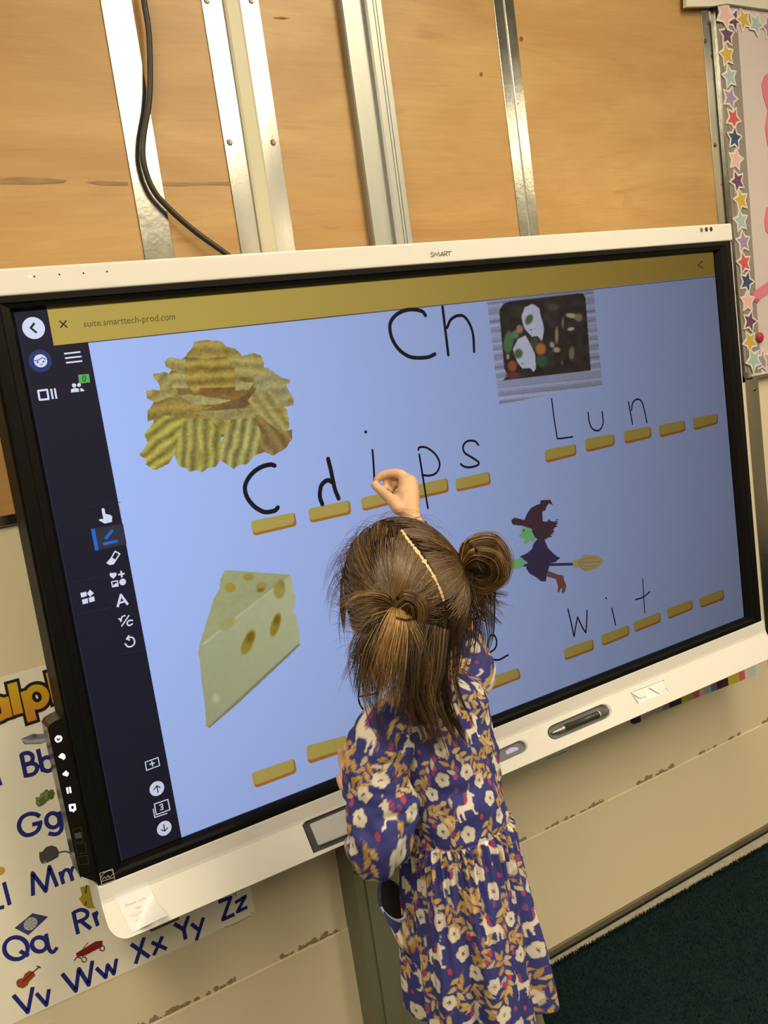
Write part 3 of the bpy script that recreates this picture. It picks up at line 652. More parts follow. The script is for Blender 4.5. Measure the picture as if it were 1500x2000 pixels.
for a, b, rx, ry, an, c in ((725, 235, 52, 36, 0, (144, 134, 66)), (548, 338, 52, 46, 0, (150, 136, 62)), (850, 330, 52, 45, -.3, (150, 134, 72)), (1030, 355, 56, 92, .1, (146, 138, 74)), (520, 690, 88, 48, -.6, (152, 150, 92)),
                            (720, 880, 50, 122, .42, (140, 124, 46)), (990, 705, 42, 115, .3, (138, 120, 40))):
    ch.ell(*H([(a, b)])[0], rx / 5, ry / 5, c, an, soft=.14)
for a, b, rx, ry, an, c in ((745, 820, 36, 62, .42, (112, 92, 24)), (1005, 650, 26, 52, .3, (112, 92, 26)), (845, 362, 36, 18, -.2, (120, 100, 40)), (540, 350, 30, 24, 0, (160, 132, 48)), (1050, 300, 24, 40, 0, (134, 124, 60)), (410, 1420, 34, 40, 0, (172, 174, 146))):
    ch.ell(*H([(a, b)])[0], rx / 5, ry / 5, c, an, soft=.5)
ch.blur(1)
ch.out('cheese_picture', lay(2), vp, screen, conv_at(490, 1250))
lp = Paint(948, 560, 1180, 794, .9)
def wood(X, Y):
    s = (Y + X * .105); return np.array([118, 120, 142]) * (1 + .09 * np.sin(s * .9 + 3 * np.sin(s * .21)) + .10 * np.sin(s * .35 + 1))[..., None]
lp.fill(I([(663, 148), (1288, 73), (1341, 635), (735, 752)]), wood, n=.06)
lp.fill(I([(735, 200), (760, 160), (800, 145), (1190, 100), (1225, 98), (1240, 125), (1272, 550), (790, 605), (757, 610), (785, 580), (765, 540)]), lambda X, Y: np.array([44, 38, 36]) + (vnoise(X.shape, 12, 3)[..., None] - .5) * 16)
for a, b, rx, ry, an, c in ((790, 385, 28, 65, .1, (62, 92, 62)), (830, 340, 20, 26, 0, (74, 98, 66)), (855, 308, 20, 24, 0, (140, 92, 70)), (940, 390, 26, 36, 0, (52, 62, 42)), (978, 425, 30, 34, 0, (142, 88, 46)), (985, 495, 34, 36, 0, (50, 66, 54)), (812, 525, 26, 32, 0, (118, 62, 44)), (786, 470, 10, 16, 0, (138, 108, 98)), (815, 580, 40, 18, 0, (88, 44, 40))):
    lp.ell(*I([(a, b)])[0], rx / 3, ry / 3, c, an, soft=.2)
wht = (150, 152, 168)
lp.fill(I([(865, 230), (885, 180), (930, 160), (970, 185), (985, 250), (998, 310), (985, 380), (960, 350), (925, 352), (890, 315), (870, 270)]), wht, n=.06, wob=.6)
lp.fill(I([(815, 430), (840, 370), (890, 345), (920, 400), (945, 455), (950, 540), (935, 560), (915, 535), (870, 540), (840, 500)]), wht, n=.06, wob=.6)
for a, b, rx, ry, an, c in ((910, 252, 20, 32, .5, (68, 76, 52)), (848, 452, 24, 28, .3, (68, 78, 52)), (922, 312, 4, 5, 0, (60, 58, 66)), (872, 510, 4, 5, 0, (60, 58, 66)), (1050, 180, 32, 22, 0, (70, 58, 48)), (1160, 230, 36, 14, .15, (142, 130, 112)), (1200, 240, 24, 22, .2, (104, 92, 78)), (1108, 270, 8, 34, .05, (96, 82, 66)), (1155, 308, 20, 10, -.2, (150, 136, 112)),
                            (1072, 345, 10, 48, 0, (118, 102, 84)), (1045, 400, 14, 18, -.4, (134, 118, 96)), (1072, 430, 20, 16, .1, (134, 118, 96)), (1160, 450, 16, 38, .05, (100, 86, 68)), (1103, 505, 7, 16, 0, (80, 68, 54))):
    lp.ell(*I([(a, b)])[0], rx / 3, ry / 3, c, an, soft=.25)
lp.blur(1)
lp.out('lunch_box_picture', lay(1), vp, screen, conv_at(1060, 670))

# ---- cover slab with faint gloss; its absorption is added to imitate off-axis dimming
def glass():
    m = bpy.data.materials.new('off_axis_dimming_slab'); m.use_nodes = True; nt = m.node_tree
    nt.nodes.remove(nt.nodes['Principled BSDF']); o = nt.nodes['Material Output']
    t = nt.nodes.new('ShaderNodeBsdfTransparent'); g = nt.nodes.new('ShaderNodeBsdfGlossy'); g.inputs['Roughness'].default_value = .32
    mx = nt.nodes.new('ShaderNodeMixShader'); mx.inputs[0].default_value = .012
    nt.links.new(t.outputs[0], mx.inputs[1]); nt.links.new(g.outputs[0], mx.inputs[2]); nt.links.new(mx.outputs[0], o.inputs['Surface'])
    v = nt.nodes.new('ShaderNodeVolumeAbsorption'); v.inputs['Color'].default_value = (*(1 - TAU / TAU[2]), 1); v.inputs['Density'].default_value = TAU[2] / .002
    nt.links.new(v.outputs[0], o.inputs['Volume']); return m
box('screen_glass', (-SW, -.0032, -SH), (SW, -.0012, SH), glass(), disp)

# ---- white pen tray along the bottom
ZT, ZC, ZB = -.4180, -.4425, -.4955
TY0, TY1 = -.0205, -.0500
def tray_mesh():
    R = .026; XE = .7575; xs = []
    for k in range(9): xs.append(-XE + R * (1 - math.cos(math.pi / 2 * k / 8)))
    xs = xs + [-x for x in reversed(xs)]
    bm = bmesh.new(); cols = []
    for x in xs:
        d = XE - abs(x); rr = R - math.sqrt(max(0, R * R - (R - min(d, R)) ** 2)); f = 1 - rr / .0775
        zz = lambda z: ZT + (z - ZT) * f
        yy = lambda z: TY0 if z > ZC else TY0 + (TY1 - TY0) * (ZC - z) / (ZC - ZB)
        zb = ZB + rr
        p = [(.045, ZT), (YB_ + .001, ZT), (YB_ - .0012, ZT - .001), (TY0, ZC + .003 if zb < ZC else zb + .001)]
        p += [(yy(max(zb, ZC - .002)), max(zb, ZC - .002)), (yy(zb + .0015), zb + .0015), (yy(zb) + .002, zb), (.045, zb)]
        cols.append([bm.verts.new((x, a, b)) for a, b in p])
    n = len(cols[0])
    for i in range(len(cols) - 1):
        for k in range(n): bm.faces.new((cols[i][k], cols[i][(k + 1) % n], cols[i + 1][(k + 1) % n], cols[i + 1][k]))
    bm.faces.new(cols[0]); bm.faces.new(list(reversed(cols[-1])))
    bmesh.ops.remove_doubles(bm, verts=bm.verts[:], dist=1e-6)
    return bm
tray = bobj('pen_tray', tray_mesh(), M['white'], disp)
TN = Vector((0, -(ZC - ZB), (TY0 - TY1))).normalized(); TO = Vector((0, TY0, ZC))
def FP(u, v, off=0.0):
    """pixel on the tilted tray face, moved off along its normal"""
    d = Vector(ray(u, v)); c = Vector(CAM); o = TO + TN * off
    return c + d * ((o - c).dot(TN) / d.dot(TN))
def capsule(p, q, rp, n=10):
    p, q = np.array(p, float), np.array(q, float); a0 = math.atan2(*(q - p)[::-1]); out = []
    for c, s in ((q, -90), (p, 90)):
        for k in range(n + 1):
            a = a0 + math.radians(s + 180 * k / n); out.append(tuple(c + rp * np.array([math.cos(a), math.sin(a)])))
    return out
def pocket(px, depth, mw, name):
    """cut a recess into the tray and line it"""
    n = len(px); bm = bmesh.new()
    a = [bm.verts.new(FP(u, v, .004)) for u, v in px]; b = [bm.verts.new(FP(u, v, .004) - TN * (depth + .004)) for u, v in px]
    for i in range(n): bm.faces.new((a[i], a[(i + 1) % n], b[(i + 1) % n], b[i]))
    bm.faces.new(a); bm.faces.new(b)
    c = bobj('cutter', bm, M['white']); md = tray.modifiers.new('b', 'BOOLEAN'); md.operation = 'DIFFERENCE'; md.object = c; md.solver = 'EXACT'
    bpy.context.view_layer.update()
    me = bpy.data.meshes.new_from_object(tray.evaluated_get(bpy.context.evaluated_depsgraph_get())); tray.modifiers.clear()
    old = tray.data; tray.data = me; bpy.data.meshes.remove(old); bpy.data.objects.remove(c)
    cen = sum((FP(u, v) for u, v in px), Vector()) / n; vs = []
    for k, off in ((.985, .0003), (.985, -depth + .0006)): vs += [cen + (FP(u, v) - cen) * k + TN * off for u, v in px]
    vs2 = [cen + (FP(u, v) - cen) * 1.0 + TN * .0003 for u, v in px]
    fs = [(i, (i + 1) % n, n + (i + 1) % n, n + i) for i in range(n)] + [tuple(range(n, 2 * n))]
    fs += [(2 * n + i, 2 * n + (i + 1) % n, (i + 1) % n, i) for i in range(n)]
    return mesh(name, vs + vs2, fs, mw, tray)
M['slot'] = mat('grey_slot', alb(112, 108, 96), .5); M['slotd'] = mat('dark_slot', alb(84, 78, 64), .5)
T4 = zoomed(960, 1290, 4.054)
pocket(capsule(*T4([(512, 562), (888, 402)]), 14.6), .009, M['slot'], 'pen_slot')
pocket(capsule((938, 1494), T4([(235, 680)])[0], 12.2), .007, M['slot'], 'pen_slot')
pocket(T4([(1108, 250), (1372, 150), (1408, 238), (1166, 338)]), .0035, mat('gloss_white', alb(244, 234, 205), .12), 'empty_slot')
pocket([(592, 1611), (597, 1604), (700, 1562), (722, 1622), (614, 1666)], .008, M['slotd'], 'eraser_slot')
mesh('slot_reflection_strip', [FP(*p, -.0055) for p in T4([(110, 720), (150, 690), (205, 685), (215, 705), (120, 748)])], [(0, 1, 2, 3, 4)], mat('painted_lilac_reflection', alb(196, 180, 214), .3), tray)  # purple reflection in the slot, painted as a lilac strip
def ridge(px, h):
    n = len(px); vs = [FP(u, v, -.003) for u, v in px] + [FP(u, v, h) for u, v in px]
    mesh('slot_ridge', vs, [(i, (i + 1) % n, n + (i + 1) % n, n + i) for i in range(n)] + [tuple(range(n, 2 * n))], mat('gloss_white_ridge', alb(240, 228, 196), .15), tray)
ridge(T4([(1120, 262), (1215, 228), (1228, 278), (1175, 300)]), .0005); ridge(T4([(1250, 215), (1365, 165), (1385, 215), (1330, 262)]), .0005)
# eraser block resting in its slot
er = [(604.5, 1610), (690, 1574), (704, 1619), (622, 1652)]
vs = [FP(u, v, -.0073) for u, v in er] + [FP(u, v, .0012) for u, v in er]
bm = bmesh.new(); bv = [bm.verts.new(v) for v in vs]
for i in range(4): bm.faces.new((bv[i], bv[(i + 1) % 4], bv[4 + (i + 1) % 4], bv[4 + i]))
bm.faces.new(bv[:4]); bm.faces.new(bv[4:]); bmesh.ops.bevel(bm, geom=bm.edges[:], offset=.0012, segments=2, affect='EDGES')
tag(bobj('eraser', bm, mat('pale_grey_plastic', alb(196, 184, 160), .45)), 'pale grey rectangular eraser block set in the tray left of the child', 'eraser')
# stylus lying in its slot
def lathe(name, p, q, prof, m, parent, seg=18):
    p, q = Vector(p), Vector(q); t = (q - p).normalized(); a = t.orthogonal().normalized(); b = t.cross(a); vs, fs = [], []
    for s, r_ in prof:
        for k in range(seg):
            an = 2 * math.pi * k / seg; vs.append(p + (q - p) * s + (a * math.cos(an) + b * math.sin(an)) * r_)
    for i in range(len(prof) - 1):
        for k in range(seg): fs.append((i * seg + k, i * seg + (k + 1) % seg, (i + 1) * seg + (k + 1) % seg, (i + 1) * seg + k))
    fs += [tuple(range(seg)), tuple(range(len(prof) * seg - 1, (len(prof) - 1) * seg - 1, -1))]
    return mesh(name, vs, fs, m, parent, smooth=True)
t0, t1 = FP(1077, 1432.5, -.0022), FP(1187, 1387, -.0022); pr_ = .0062
pen = thing('stylus_pen', 'dark grey stylus pen with silver tip lying in a slot of the white tray', 'pen', t0)
lathe('tip', t0, t1, [(0, .0018), (.02, .0022), (.05, .0028), (.18, pr_ * .98), (.21, pr_)], mat('silver_tip', (.45, .44, .42), .3, .8), pen)
lathe('barrel', t0, t1, [(.21, pr_ * .99), (.82, pr_ * .99)], mat('dark_grey_barrel', (.055, .050, .043), .4, .3), pen)
lathe('ring', t0, t1, [(.82, pr_ * 1.02), (.835, pr_ * 1.02)], M['white'], pen)
lathe('cap', t0, t1, [(.835, pr_), (.96, pr_), (.99, pr_ * .8), (1.0, pr_ * .5)], mat('grey_cap', (.20, .19, .18), .4, .4), pen)
# small grey bracket under the tray corner
box('tray_clip', (-.70, -.035, -.508), (-.655, .0, -.4945), mat('dark_bracket', (.06, .055, .045), .6), disp, .001, 1)

# ---- button module on the left edge
mp = [P(u, v, -.012) for u, v in Cc([(240, 105), (160, 140), (90, 185), (68, 225), (395, 1738), (575, 1805), (590, 1800)])]
mp = [(p.x, p.z) for p in mp]; mp = [(-.7535, mp[0][1]), mp[1], mp[2], mp[3], mp[4], mp[5], (-.7535, mp[5][1])]
n = len(mp); vs = [(x, -.0125, z) for x, z in mp] + [(x, .028, z) for x, z in mp]
module = mesh('button_module', vs, [tuple(range(n)), tuple(range(2 * n - 1, n - 1, -1))] + [(i, n + i, n + (i + 1) % n, (i + 1) % n) for i in range(n)], mat('gloss_black', (.008, .006, .005), .18), disp)
ic = emat('button_light', (1.0, .97, 1.0), 1.3); YI = -.0131
def icon(fn): f = Flat(YI); fn(f); f.out('button_icon', ic, module)
icon(lambda f: f.stroke(Cc([(165, 308), (150, 335), (168, 360), (198, 352), (210, 325), (196, 305)]), 3.6).stroke(Cc([(176, 300), (182, 328)]), 2.6))
icon(lambda f: f.poly(Cc([(178, 515), (205, 485), (222, 478), (250, 498), (252, 530), (232, 550), (215, 535), (190, 528)])))
icon(lambda f: f.poly(Cc([(220, 690), (248, 668), (258, 655), (268, 670), (288, 682), (282, 705), (268, 722), (252, 712), (230, 710)])))
icon(lambda f: f.stroke(Cc([(268, 838), (278, 888)]), 3.6, smooth=False).stroke(Cc([(296, 832), (306, 882)]), 3.6, smooth=False))
icon(lambda f: f.stroke(Cc([(295, 1015), (345, 1008), (352, 1060), (305, 1068)]), 4.2, smooth=False, closed=True).stroke(Cc([(328, 1065), (335, 1080)]), 3, smooth=False))
pm = mat('port_grey', (.05, .05, .045), .35, .5)
for px in ([(330, 1265), (415, 1240), (432, 1385), (355, 1395)], [(350, 1410), (455, 1400), (470, 1505), (375, 1515)], [(375, 1545), (480, 1530), (495, 1620), (395, 1625)]):
    Flat(YI).stroke(Cc(px), 1.5, smooth=False, closed=True).out('port', pm, module)
Flat(YI).poly(Cc([(345, 1305), (410, 1290), (420, 1350), (358, 1360)])).out('port_contacts', mat('port_blue', (.10, .13, .16), .35, .5), module)
# efficiency sticker on the bezel
YE = YB_ - .0006; wl = mat('sticker_print', alb(190, 180, 160), .6)
Flat(YE).poly(Cc([(597, 1712), (741, 1663), (765, 1787), (622, 1840)])).out('sticker', M['black'], disp)
st = Flat(YE - .0002).stroke(Cc([(603, 1715), (738, 1669), (760, 1783), (626, 1833)]), 1.1, smooth=False, closed=True)
st.stroke(Cc([(620, 1755), (640, 1720), (690, 1690), (735, 1685), (742, 1720)]), 1.1).stroke(Cc([(630, 1780), (650, 1750), (668, 1765), (690, 1735), (705, 1758), (735, 1725)]), 1.1, smooth=False).stroke(Cc([(620, 1800), (752, 1755)]), 1.1, smooth=False)
st.out('sticker_lines', wl, disp)

# ---- paper note taped to the tray (follows band and face, lower right corner curls up)
Nn = zoomed(180, 1690, 4.412)
nt_ = thing('paper_note', 'small white paper note taped on the lower left corner of the white tray', 'note', FP(*Nn([(380, 400)])[0]))
def note_pt(s, t):
    a = np.array(Nn([(185, 250)])[0]) * (1 - s) + np.array(Nn([(480, 132)])[0]) * s
    b = np.array(Nn([(340, 585)])[0]) * (1 - s) + np.array(Nn([(590, 452)])[0]) * s
    u, v = a * (1 - t) + b * t
    p = FP(u, v, .0006)
    if p.z > ZC: p = P(u, v, TY0 - .0007)
    curl = max(0.0, (s * .8 + t - 1.05)) ** 2 * .09
    return p + TN * curl
ns = 14; vs = [note_pt(i / ns, j / ns) for j in range(ns + 1) for i in range(ns + 1)]
fs = [(j * (ns + 1) + i, j * (ns + 1) + i + 1, (j + 1) * (ns + 1) + i + 1, (j + 1) * (ns + 1) + i) for j in range(ns) for i in range(ns)]
sheet = mesh('sheet', vs, fs, mat('note_paper', alb(240, 226, 196), .5, coat=.3), nt_, smooth=True)
def note_text(body, q, c):
    v, f = text_mesh(body); lo, hi = v.min(0), v.max(0); q = np.array(Nn(q))
    s = (v[:, 0] - lo[0]) / (hi[0] - lo[0]); t = (hi[1] - v[:, 1]) / (hi[1] - lo[1])
    uv = ((1 - t) * (1 - s))[:, None] * q[0] + ((1 - t) * s)[:, None] * q[1] + (t * s)[:, None] * q[2] + (t * (1 - s))[:, None] * q[3]
    mesh('note_text', [FP(u, w_, .0012) for u, w_ in uv], f, c, nt_)
g1 = mat('faded_grey_print', alb(190, 176, 148), .7); g2 = mat('faded_red_print', alb(216, 178, 152), .7)
note_text('Please only', [(282, 340), (462, 268), (470, 292), (288, 366)], g1)
note_text('use', [(370, 364), (416, 346), (420, 366), (374, 384)], g1)
note_text('YOUTUBE', [(330, 432), (484, 368), (492, 394), (336, 456)], g2)
note_text('KIDS', [(370, 470), (468, 432), (474, 452), (376, 488)], g2)
# ================================================================== things on the wall
# ---- power cable
cp_ = [(276, -60), (281, 0), (290, 60), (293, 130), (291, 200), (280, 270), (281, 320), (300, 372), (335, 412), (385, 455), (447, 500), (500, 545)]
ys = [.098] * 9 + [.096, .092, .088]
cable = tube('power_cable', spline([tuple(P(u, v, y)) for (u, v), y in zip(cp_, ys)], 8), .0046, mat('black_rubber', (.018, .014, .011), .45))
tag(cable, 'black power cable hanging over the plywood down behind the white display frame', 'cable')

# ---- alphabet poster
YP = YW - .0012
paper = mat('poster_paper', (.82, .80, .76), .45, coat=.1)
poster = thing('alphabet_poster', 'white alphabet poster with blue letters and small pictures, half hidden behind the display', 'poster', (-.7, YP, -.37))
c0, c1, c2, c3 = P(105, 1297, YP), P(497, 1785, YP), P(20, 2000, YP), P(0, 1322, YP)
vs = [(-1.06, YP, -.640), (-.488, YP, -.640), (-.488, YP, -.112), (-1.06, YP, -.112)]
b_ = box('poster_sheet', (-1.06, YP, -.640), (-.488, YW - .0002, -.112), paper, poster)
bl = mat('poster_blue', alb(36, 42, 110), .45); yl = YP - .0003
S = zoomed(0, 1280, 4.165); T = zoomed(0, 1640, 2.885)
def glyph(*strokes, w=8.2):
    f = Flat(yl)
    for s in strokes:
        if isinstance(s, tuple): f.ring(*s)
        else: f.stroke(s[0], w, smooth=s[1], caps=False)
    f.out('printed_letter', bl, poster)
sm_ = lambda z, pts: [z(pts), True]; st_ = lambda z, pts: [z(pts), False]
def rg(z, u, v, rx, ry, w=8.2, ang=0): k = 4.165 if z is S else 2.885; c = z([(u, v)])[0]; return (*c, rx / k, ry / k, w, ang)
glyph(st_(S, [(-40, 930), (2, 1060)]), w=9)
glyph(st_(S, [(172, 800), (212, 992)]), sm_(S, [(168, 808), (225, 793), (262, 815), (262, 858), (230, 885), (188, 896)]), sm_(S, [(188, 893), (245, 878), (292, 890), (300, 930), (270, 965), (207, 980)]))
glyph(st_(S, [(308, 762), (350, 945)]), rg(S, 385, 885, 52, 56))
glyph(sm_(S, [(325, 1312), (290, 1292), (235, 1290), (180, 1320), (155, 1375), (165, 1425), (205, 1460), (260, 1455), (310, 1420), (330, 1358)]), st_(S, [(262, 1378), (345, 1355)]))
glyph(rg(S, 430, 1342, 54, 58), sm_(S, [(480, 1270), (500, 1370), (495, 1425), (455, 1455), (395, 1448)]))
glyph(st_(T, [(186, 316), (183, 188), (258, 290), (278, 152), (322, 264)]), w=7.6)
glyph(st_(T, [(338, 180), (358, 250)]), sm_(T, [(348, 215), (360, 178), (382, 170), (396, 190), (410, 232)]), sm_(T, [(396, 195), (410, 158), (430, 152), (445, 165), (462, 210)]), w=7.2)
glyph(st_(T, [(-40, 395), (24, 378)]), w=7.6); glyph(st_(T, [(22, 240), (55, 368)]), w=7.6)
glyph(rg(T, 90, 612, 66, 62), st_(T, [(112, 628), (162, 654)]), w=7.6)
glyph(rg(T, 222, 590, 42, 40), sm_(T, [(258, 530), (275, 610), (290, 632), (305, 630), (322, 606)]), w=7.4)
glyph(st_(T, [(412, 405), (440, 532)]), sm_(T, [(412, 412), (455, 395), (490, 408), (485, 440), (428, 468)]), st_(T, [(452, 455), (512, 502)]), w=7.6)
glyph(st_(T, [(526, 410), (552, 486)]), sm_(T, [(538, 440), (548, 408), (572, 398)]), w=7.4)
glyph(st_(T, [(75, 876), (157, 972), (184, 830)]), w=8); glyph(st_(T, [(204, 865), (262, 932), (276, 842)]), w=7.4)
glyph(st_(T, [(350, 755), (428, 852), (444, 728), (500, 818), (520, 682)]), w=8); glyph(st_(T, [(542, 722), (596, 776), (606, 706), (642, 756), (656, 670)]), w=7.4)
glyph(st_(T, [(738, 588), (842, 662)]), st_(T, [(812, 550), (764, 700)]), w=7.8); glyph(st_(T, [(854, 578), (940, 616)]), st_(T, [(916, 544), (866, 652)]), w=7.4)
glyph(st_(T, [(982, 474), (1036, 506)]), st_(T, [(1062, 430), (1036, 506), (1046, 562)]), w=7.8); glyph(st_(T, [(1078, 474), (1116, 506)]), st_(T, [(1146, 438), (1106, 568)]), w=7.4)
glyph(st_(T, [(1230, 352), (1300, 325), (1256, 450), (1322, 420)]), w=7.8); glyph(st_(T, [(1324, 356), (1382, 320), (1338, 406), (1394, 380)]), w=7.2)
# headline, yellow to orange with a black outline
hd = [([(97, 225), (150, 478)], 1), ([(205, 288), (262, 535)], 1), ([(410, 130), (468, 380)], 1), ([(30, 345), (64, 508)], 1)]
f = Flat(yl)
for s, _ in hd:
    a_, b2_ = [np.array(q) for q in S(s)]; d_ = (b2_ - a_) / np.linalg.norm(b2_ - a_) * 6
    f.stroke([tuple(a_ - d_), tuple(b2_ + d_)], 29, smooth=False, caps=False)
f.ring(*S([(300, 338)])[0], 17, 17.5, 27); f.ring(*S([(-18, 438)])[0], 17, 17.5, 27)
f.out('headline_outline', mat('poster_black', (.012, .010, .009), .45), poster)
f = Flat(yl - .0003)
for s, _ in hd: f.stroke(S(s), 18, smooth=False, caps=False)
f.ring(*S([(300, 338)])[0], 17, 17.5, 14); f.ring(*S([(-18, 438)])[0], 17, 17.5, 14)
# yellow-to-orange print runs down each letter
zz = np.array([v[2] + .06 * (v[0] + .8) for v in f.v]); tt = np.clip((zz.max() - zz) / (zz.max() - zz.min()), 0, 1)[:, None]
# subdivide the strokes so that the print shows its run
vs, fs, cs = [], [], []
ya, oa = np.array(alb(214, 178, 30)), np.array(alb(214, 128, 36)); z0, z1 = zz.max(), zz.min()
for fc in f.f:
    q = [np.array(f.v[i]) for i in fc]
    if len(q) == 4:
        K_ = 8
        for k in range(K_ + 1):
            for a, b in ((q[0], q[1]), (q[3], q[2])): vs.append(a + (b - a) * k / K_)
        o = len(vs) - 2 * (K_ + 1)
        for k in range(K_): fs.append((o + 2 * k, o + 2 * k + 2, o + 2 * k + 3, o + 2 * k + 1))
    else:
        o = len(vs); vs += q; fs.append(tuple(range(o, o + len(q))))
cs = [ya + (oa - ya) * min(1, max(0, (z0 - (v[2] + .06 * (v[0] + .8))) / (z0 - z1))) for v in vs]
mesh('headline_letters', vs, fs, mat('poster_gradient', attr=True, rough=.45), poster, cols=np.array(cs))
pc = lambda c: mat('poster_ink', alb(*c), .5)
def pic(nm, *shapes):
    """several flat inks make one printed picture: one mesh per ink, all named for the picture"""
    for i, (c, fn) in enumerate(shapes):
        f = Flat(yl - .0002 * i); fn(f); f.out(nm, pc(c), poster)
pic('boat_picture', ((128, 120, 108), lambda f: f.poly(S([(170, 680), (215, 660), (260, 640), (330, 640), (385, 632), (400, 690), (330, 720), (200, 725)]))),
    ((176, 166, 150), lambda f: f.poly(S([(165, 678), (250, 690), (385, 672), (390, 690), (330, 712), (210, 715)]))), ((92, 88, 92), lambda f: f.poly(S([(255, 665), (268, 638), (300, 640), (295, 672)]))))
def grapes(f):
    r = random.Random(3)
    for i in range(26):
        t = r.random(); u = 300 + 110 * t + r.uniform(-25, 25); v = 1205 - 85 * t + r.uniform(-28, 28); f.disc(*S([(u, v)])[0], 4.6, 12)
def grapes2(f):
    r = random.Random(9)
    for i in range(18):
        t = r.random(); u = 300 + 105 * t + r.uniform(-22, 22); v = 1200 - 85 * t + r.uniform(-25, 20); f.disc(*S([(u, v)])[0], 2.8, 10)
pic('grapes_picture', ((92, 104, 46), grapes), ((132, 142, 74), grapes2))
pic('mouse_picture', ((78, 70, 58), lambda f: f.poly(S([(318, 1600), (340, 1600), (375, 1560), (420, 1545), (460, 1560), (482, 1600), (475, 1640), (430, 1665), (390, 1685), (340, 1695), (322, 1660)])).stroke(S([(478, 1605), (530, 1595), (570, 1610), (578, 1645)]), 3)), ((160, 128, 112), lambda f: f.poly(S([(350, 1680), (375, 1668), (380, 1685), (355, 1698)]))))
pic('lemon_picture', ((196, 158, 52), lambda f: f.disc(*S([(5, 1755)])[0], 8.5)))
pic('rose_picture', ((172, 148, 38), lambda f: f.poly(T([(450, 268), (500, 256), (545, 262), (565, 300), (560, 340), (545, 385), (500, 388), (470, 370), (445, 335), (462, 310)]))), ((60, 50, 24), lambda f: f.stroke(T([(488, 258), (482, 300)]), 2.6, smooth=False).stroke(T([(486, 350), (480, 370)]), 2.6, smooth=False)))
pic('quilt_picture', ((58, 64, 92), lambda f: f.poly(T([(82, 498), (184, 414), (272, 434), (160, 538)]))), ((192, 182, 160), lambda f: f.disc(*T([(172, 474)])[0], 13, 12)), ((58, 64, 92), lambda f: [f.poly(T([(172, 474), (172 + 34 * math.cos(a) - 6 * math.sin(a), 474 + 30 * math.sin(a) + 6 * math.cos(a)), (172 + 34 * math.cos(a + .3), 474 + 30 * math.sin(a + .3))])) for a in [k * math.pi / 4 for k in range(8)]]))
pic('wagon_picture', ((132, 26, 24), lambda f: f.poly(T([(428, 640), (540, 572), (578, 568), (578, 602), (470, 658), (432, 658)]))), ((56, 46, 38), lambda f: f.ring(*T([(474, 676)])[0], 4.6, 5, 2).ring(*T([(576, 612)])[0], 4.6, 5, 2).stroke(T([(420, 680), (435, 662), (455, 668)]), 2.4).stroke(T([(468, 612), (495, 582)]), 1.6, smooth=False)))
pic('violin_picture', ((158, 72, 32), lambda f: f.poly(T([(92, 800), (105, 785), (130, 778), (140, 755), (165, 738), (190, 745), (200, 765), (180, 785), (165, 800), (155, 822), (130, 838), (102, 832), (92, 815)]))), ((70, 34, 20), lambda f: f.stroke(T([(130, 800), (180, 752), (222, 716)]), 2.6).stroke(T([(208, 712), (228, 722)]), 2, smooth=False)))
pic('zebra_legs_picture', ((92, 72, 60), lambda f: f.stroke(T([(1325, 290), (1330, 318)]), 1.8, smooth=False).stroke(T([(1312, 295), (1318, 312)]), 1.6, smooth=False).stroke(T([(1358, 268), (1360, 285)]), 1.6, smooth=False).stroke(T([(1370, 266), (1372, 282)]), 1.6, smooth=False)))
f = Flat(yl)
for a, b in (((1265, 496), (1290, 488)), ((1300, 485), (1350, 462)), ((1355, 460), (1408, 428)), ((1412, 416), (1428, 412))): f.stroke(T([a, b]), 1.4, smooth=False, caps=False)
f.out('fine_print', mat('grey_ink', alb(140, 126, 96), .6), poster)
# clear tape at the poster's lower corner
mesh('tape', [P(u, v, YP - .0006) for u, v in T([(205, 1052), (285, 1016), (305, 1022), (240, 1060)])], [(0, 1, 2, 3)], mat('shiny_tape', alb(225, 212, 180), .12), poster)

# ---- white sheet behind the tray, right of the child
sh = thing('wall_sheet', 'grey-white paper sheet on the wall peeking out below the tray right of the child', 'paper', (.15, YW - .0008, -.56))
vs = [P(u, v, YW - .001) for u, v in T4([(60, 905), (160, 912), (400, 805), (440, 790), (620, 742), (600, 660), (560, 560), (100, 560)])]
mesh('sheet', vs, [tuple(range(len(vs)))], mat('sheet_paper', (.66, .66, .64), .7), sh)
f = Flat(YW - .0014)
f.stroke(T4([(440, 778), (520, 748), (598, 716)]), 1.5, smooth=False, caps=False).out('fine_print', mat('sheet_print', alb(120, 108, 82), .7), sh)
tg = mesh('tape_tab', [P(u, v, YW - .002) for u, v in T4([(328, 888), (352, 866), (364, 872), (338, 896)])], [(0, 1, 2, 3)], mat('white_tape', alb(235, 222, 190), .4), sh)

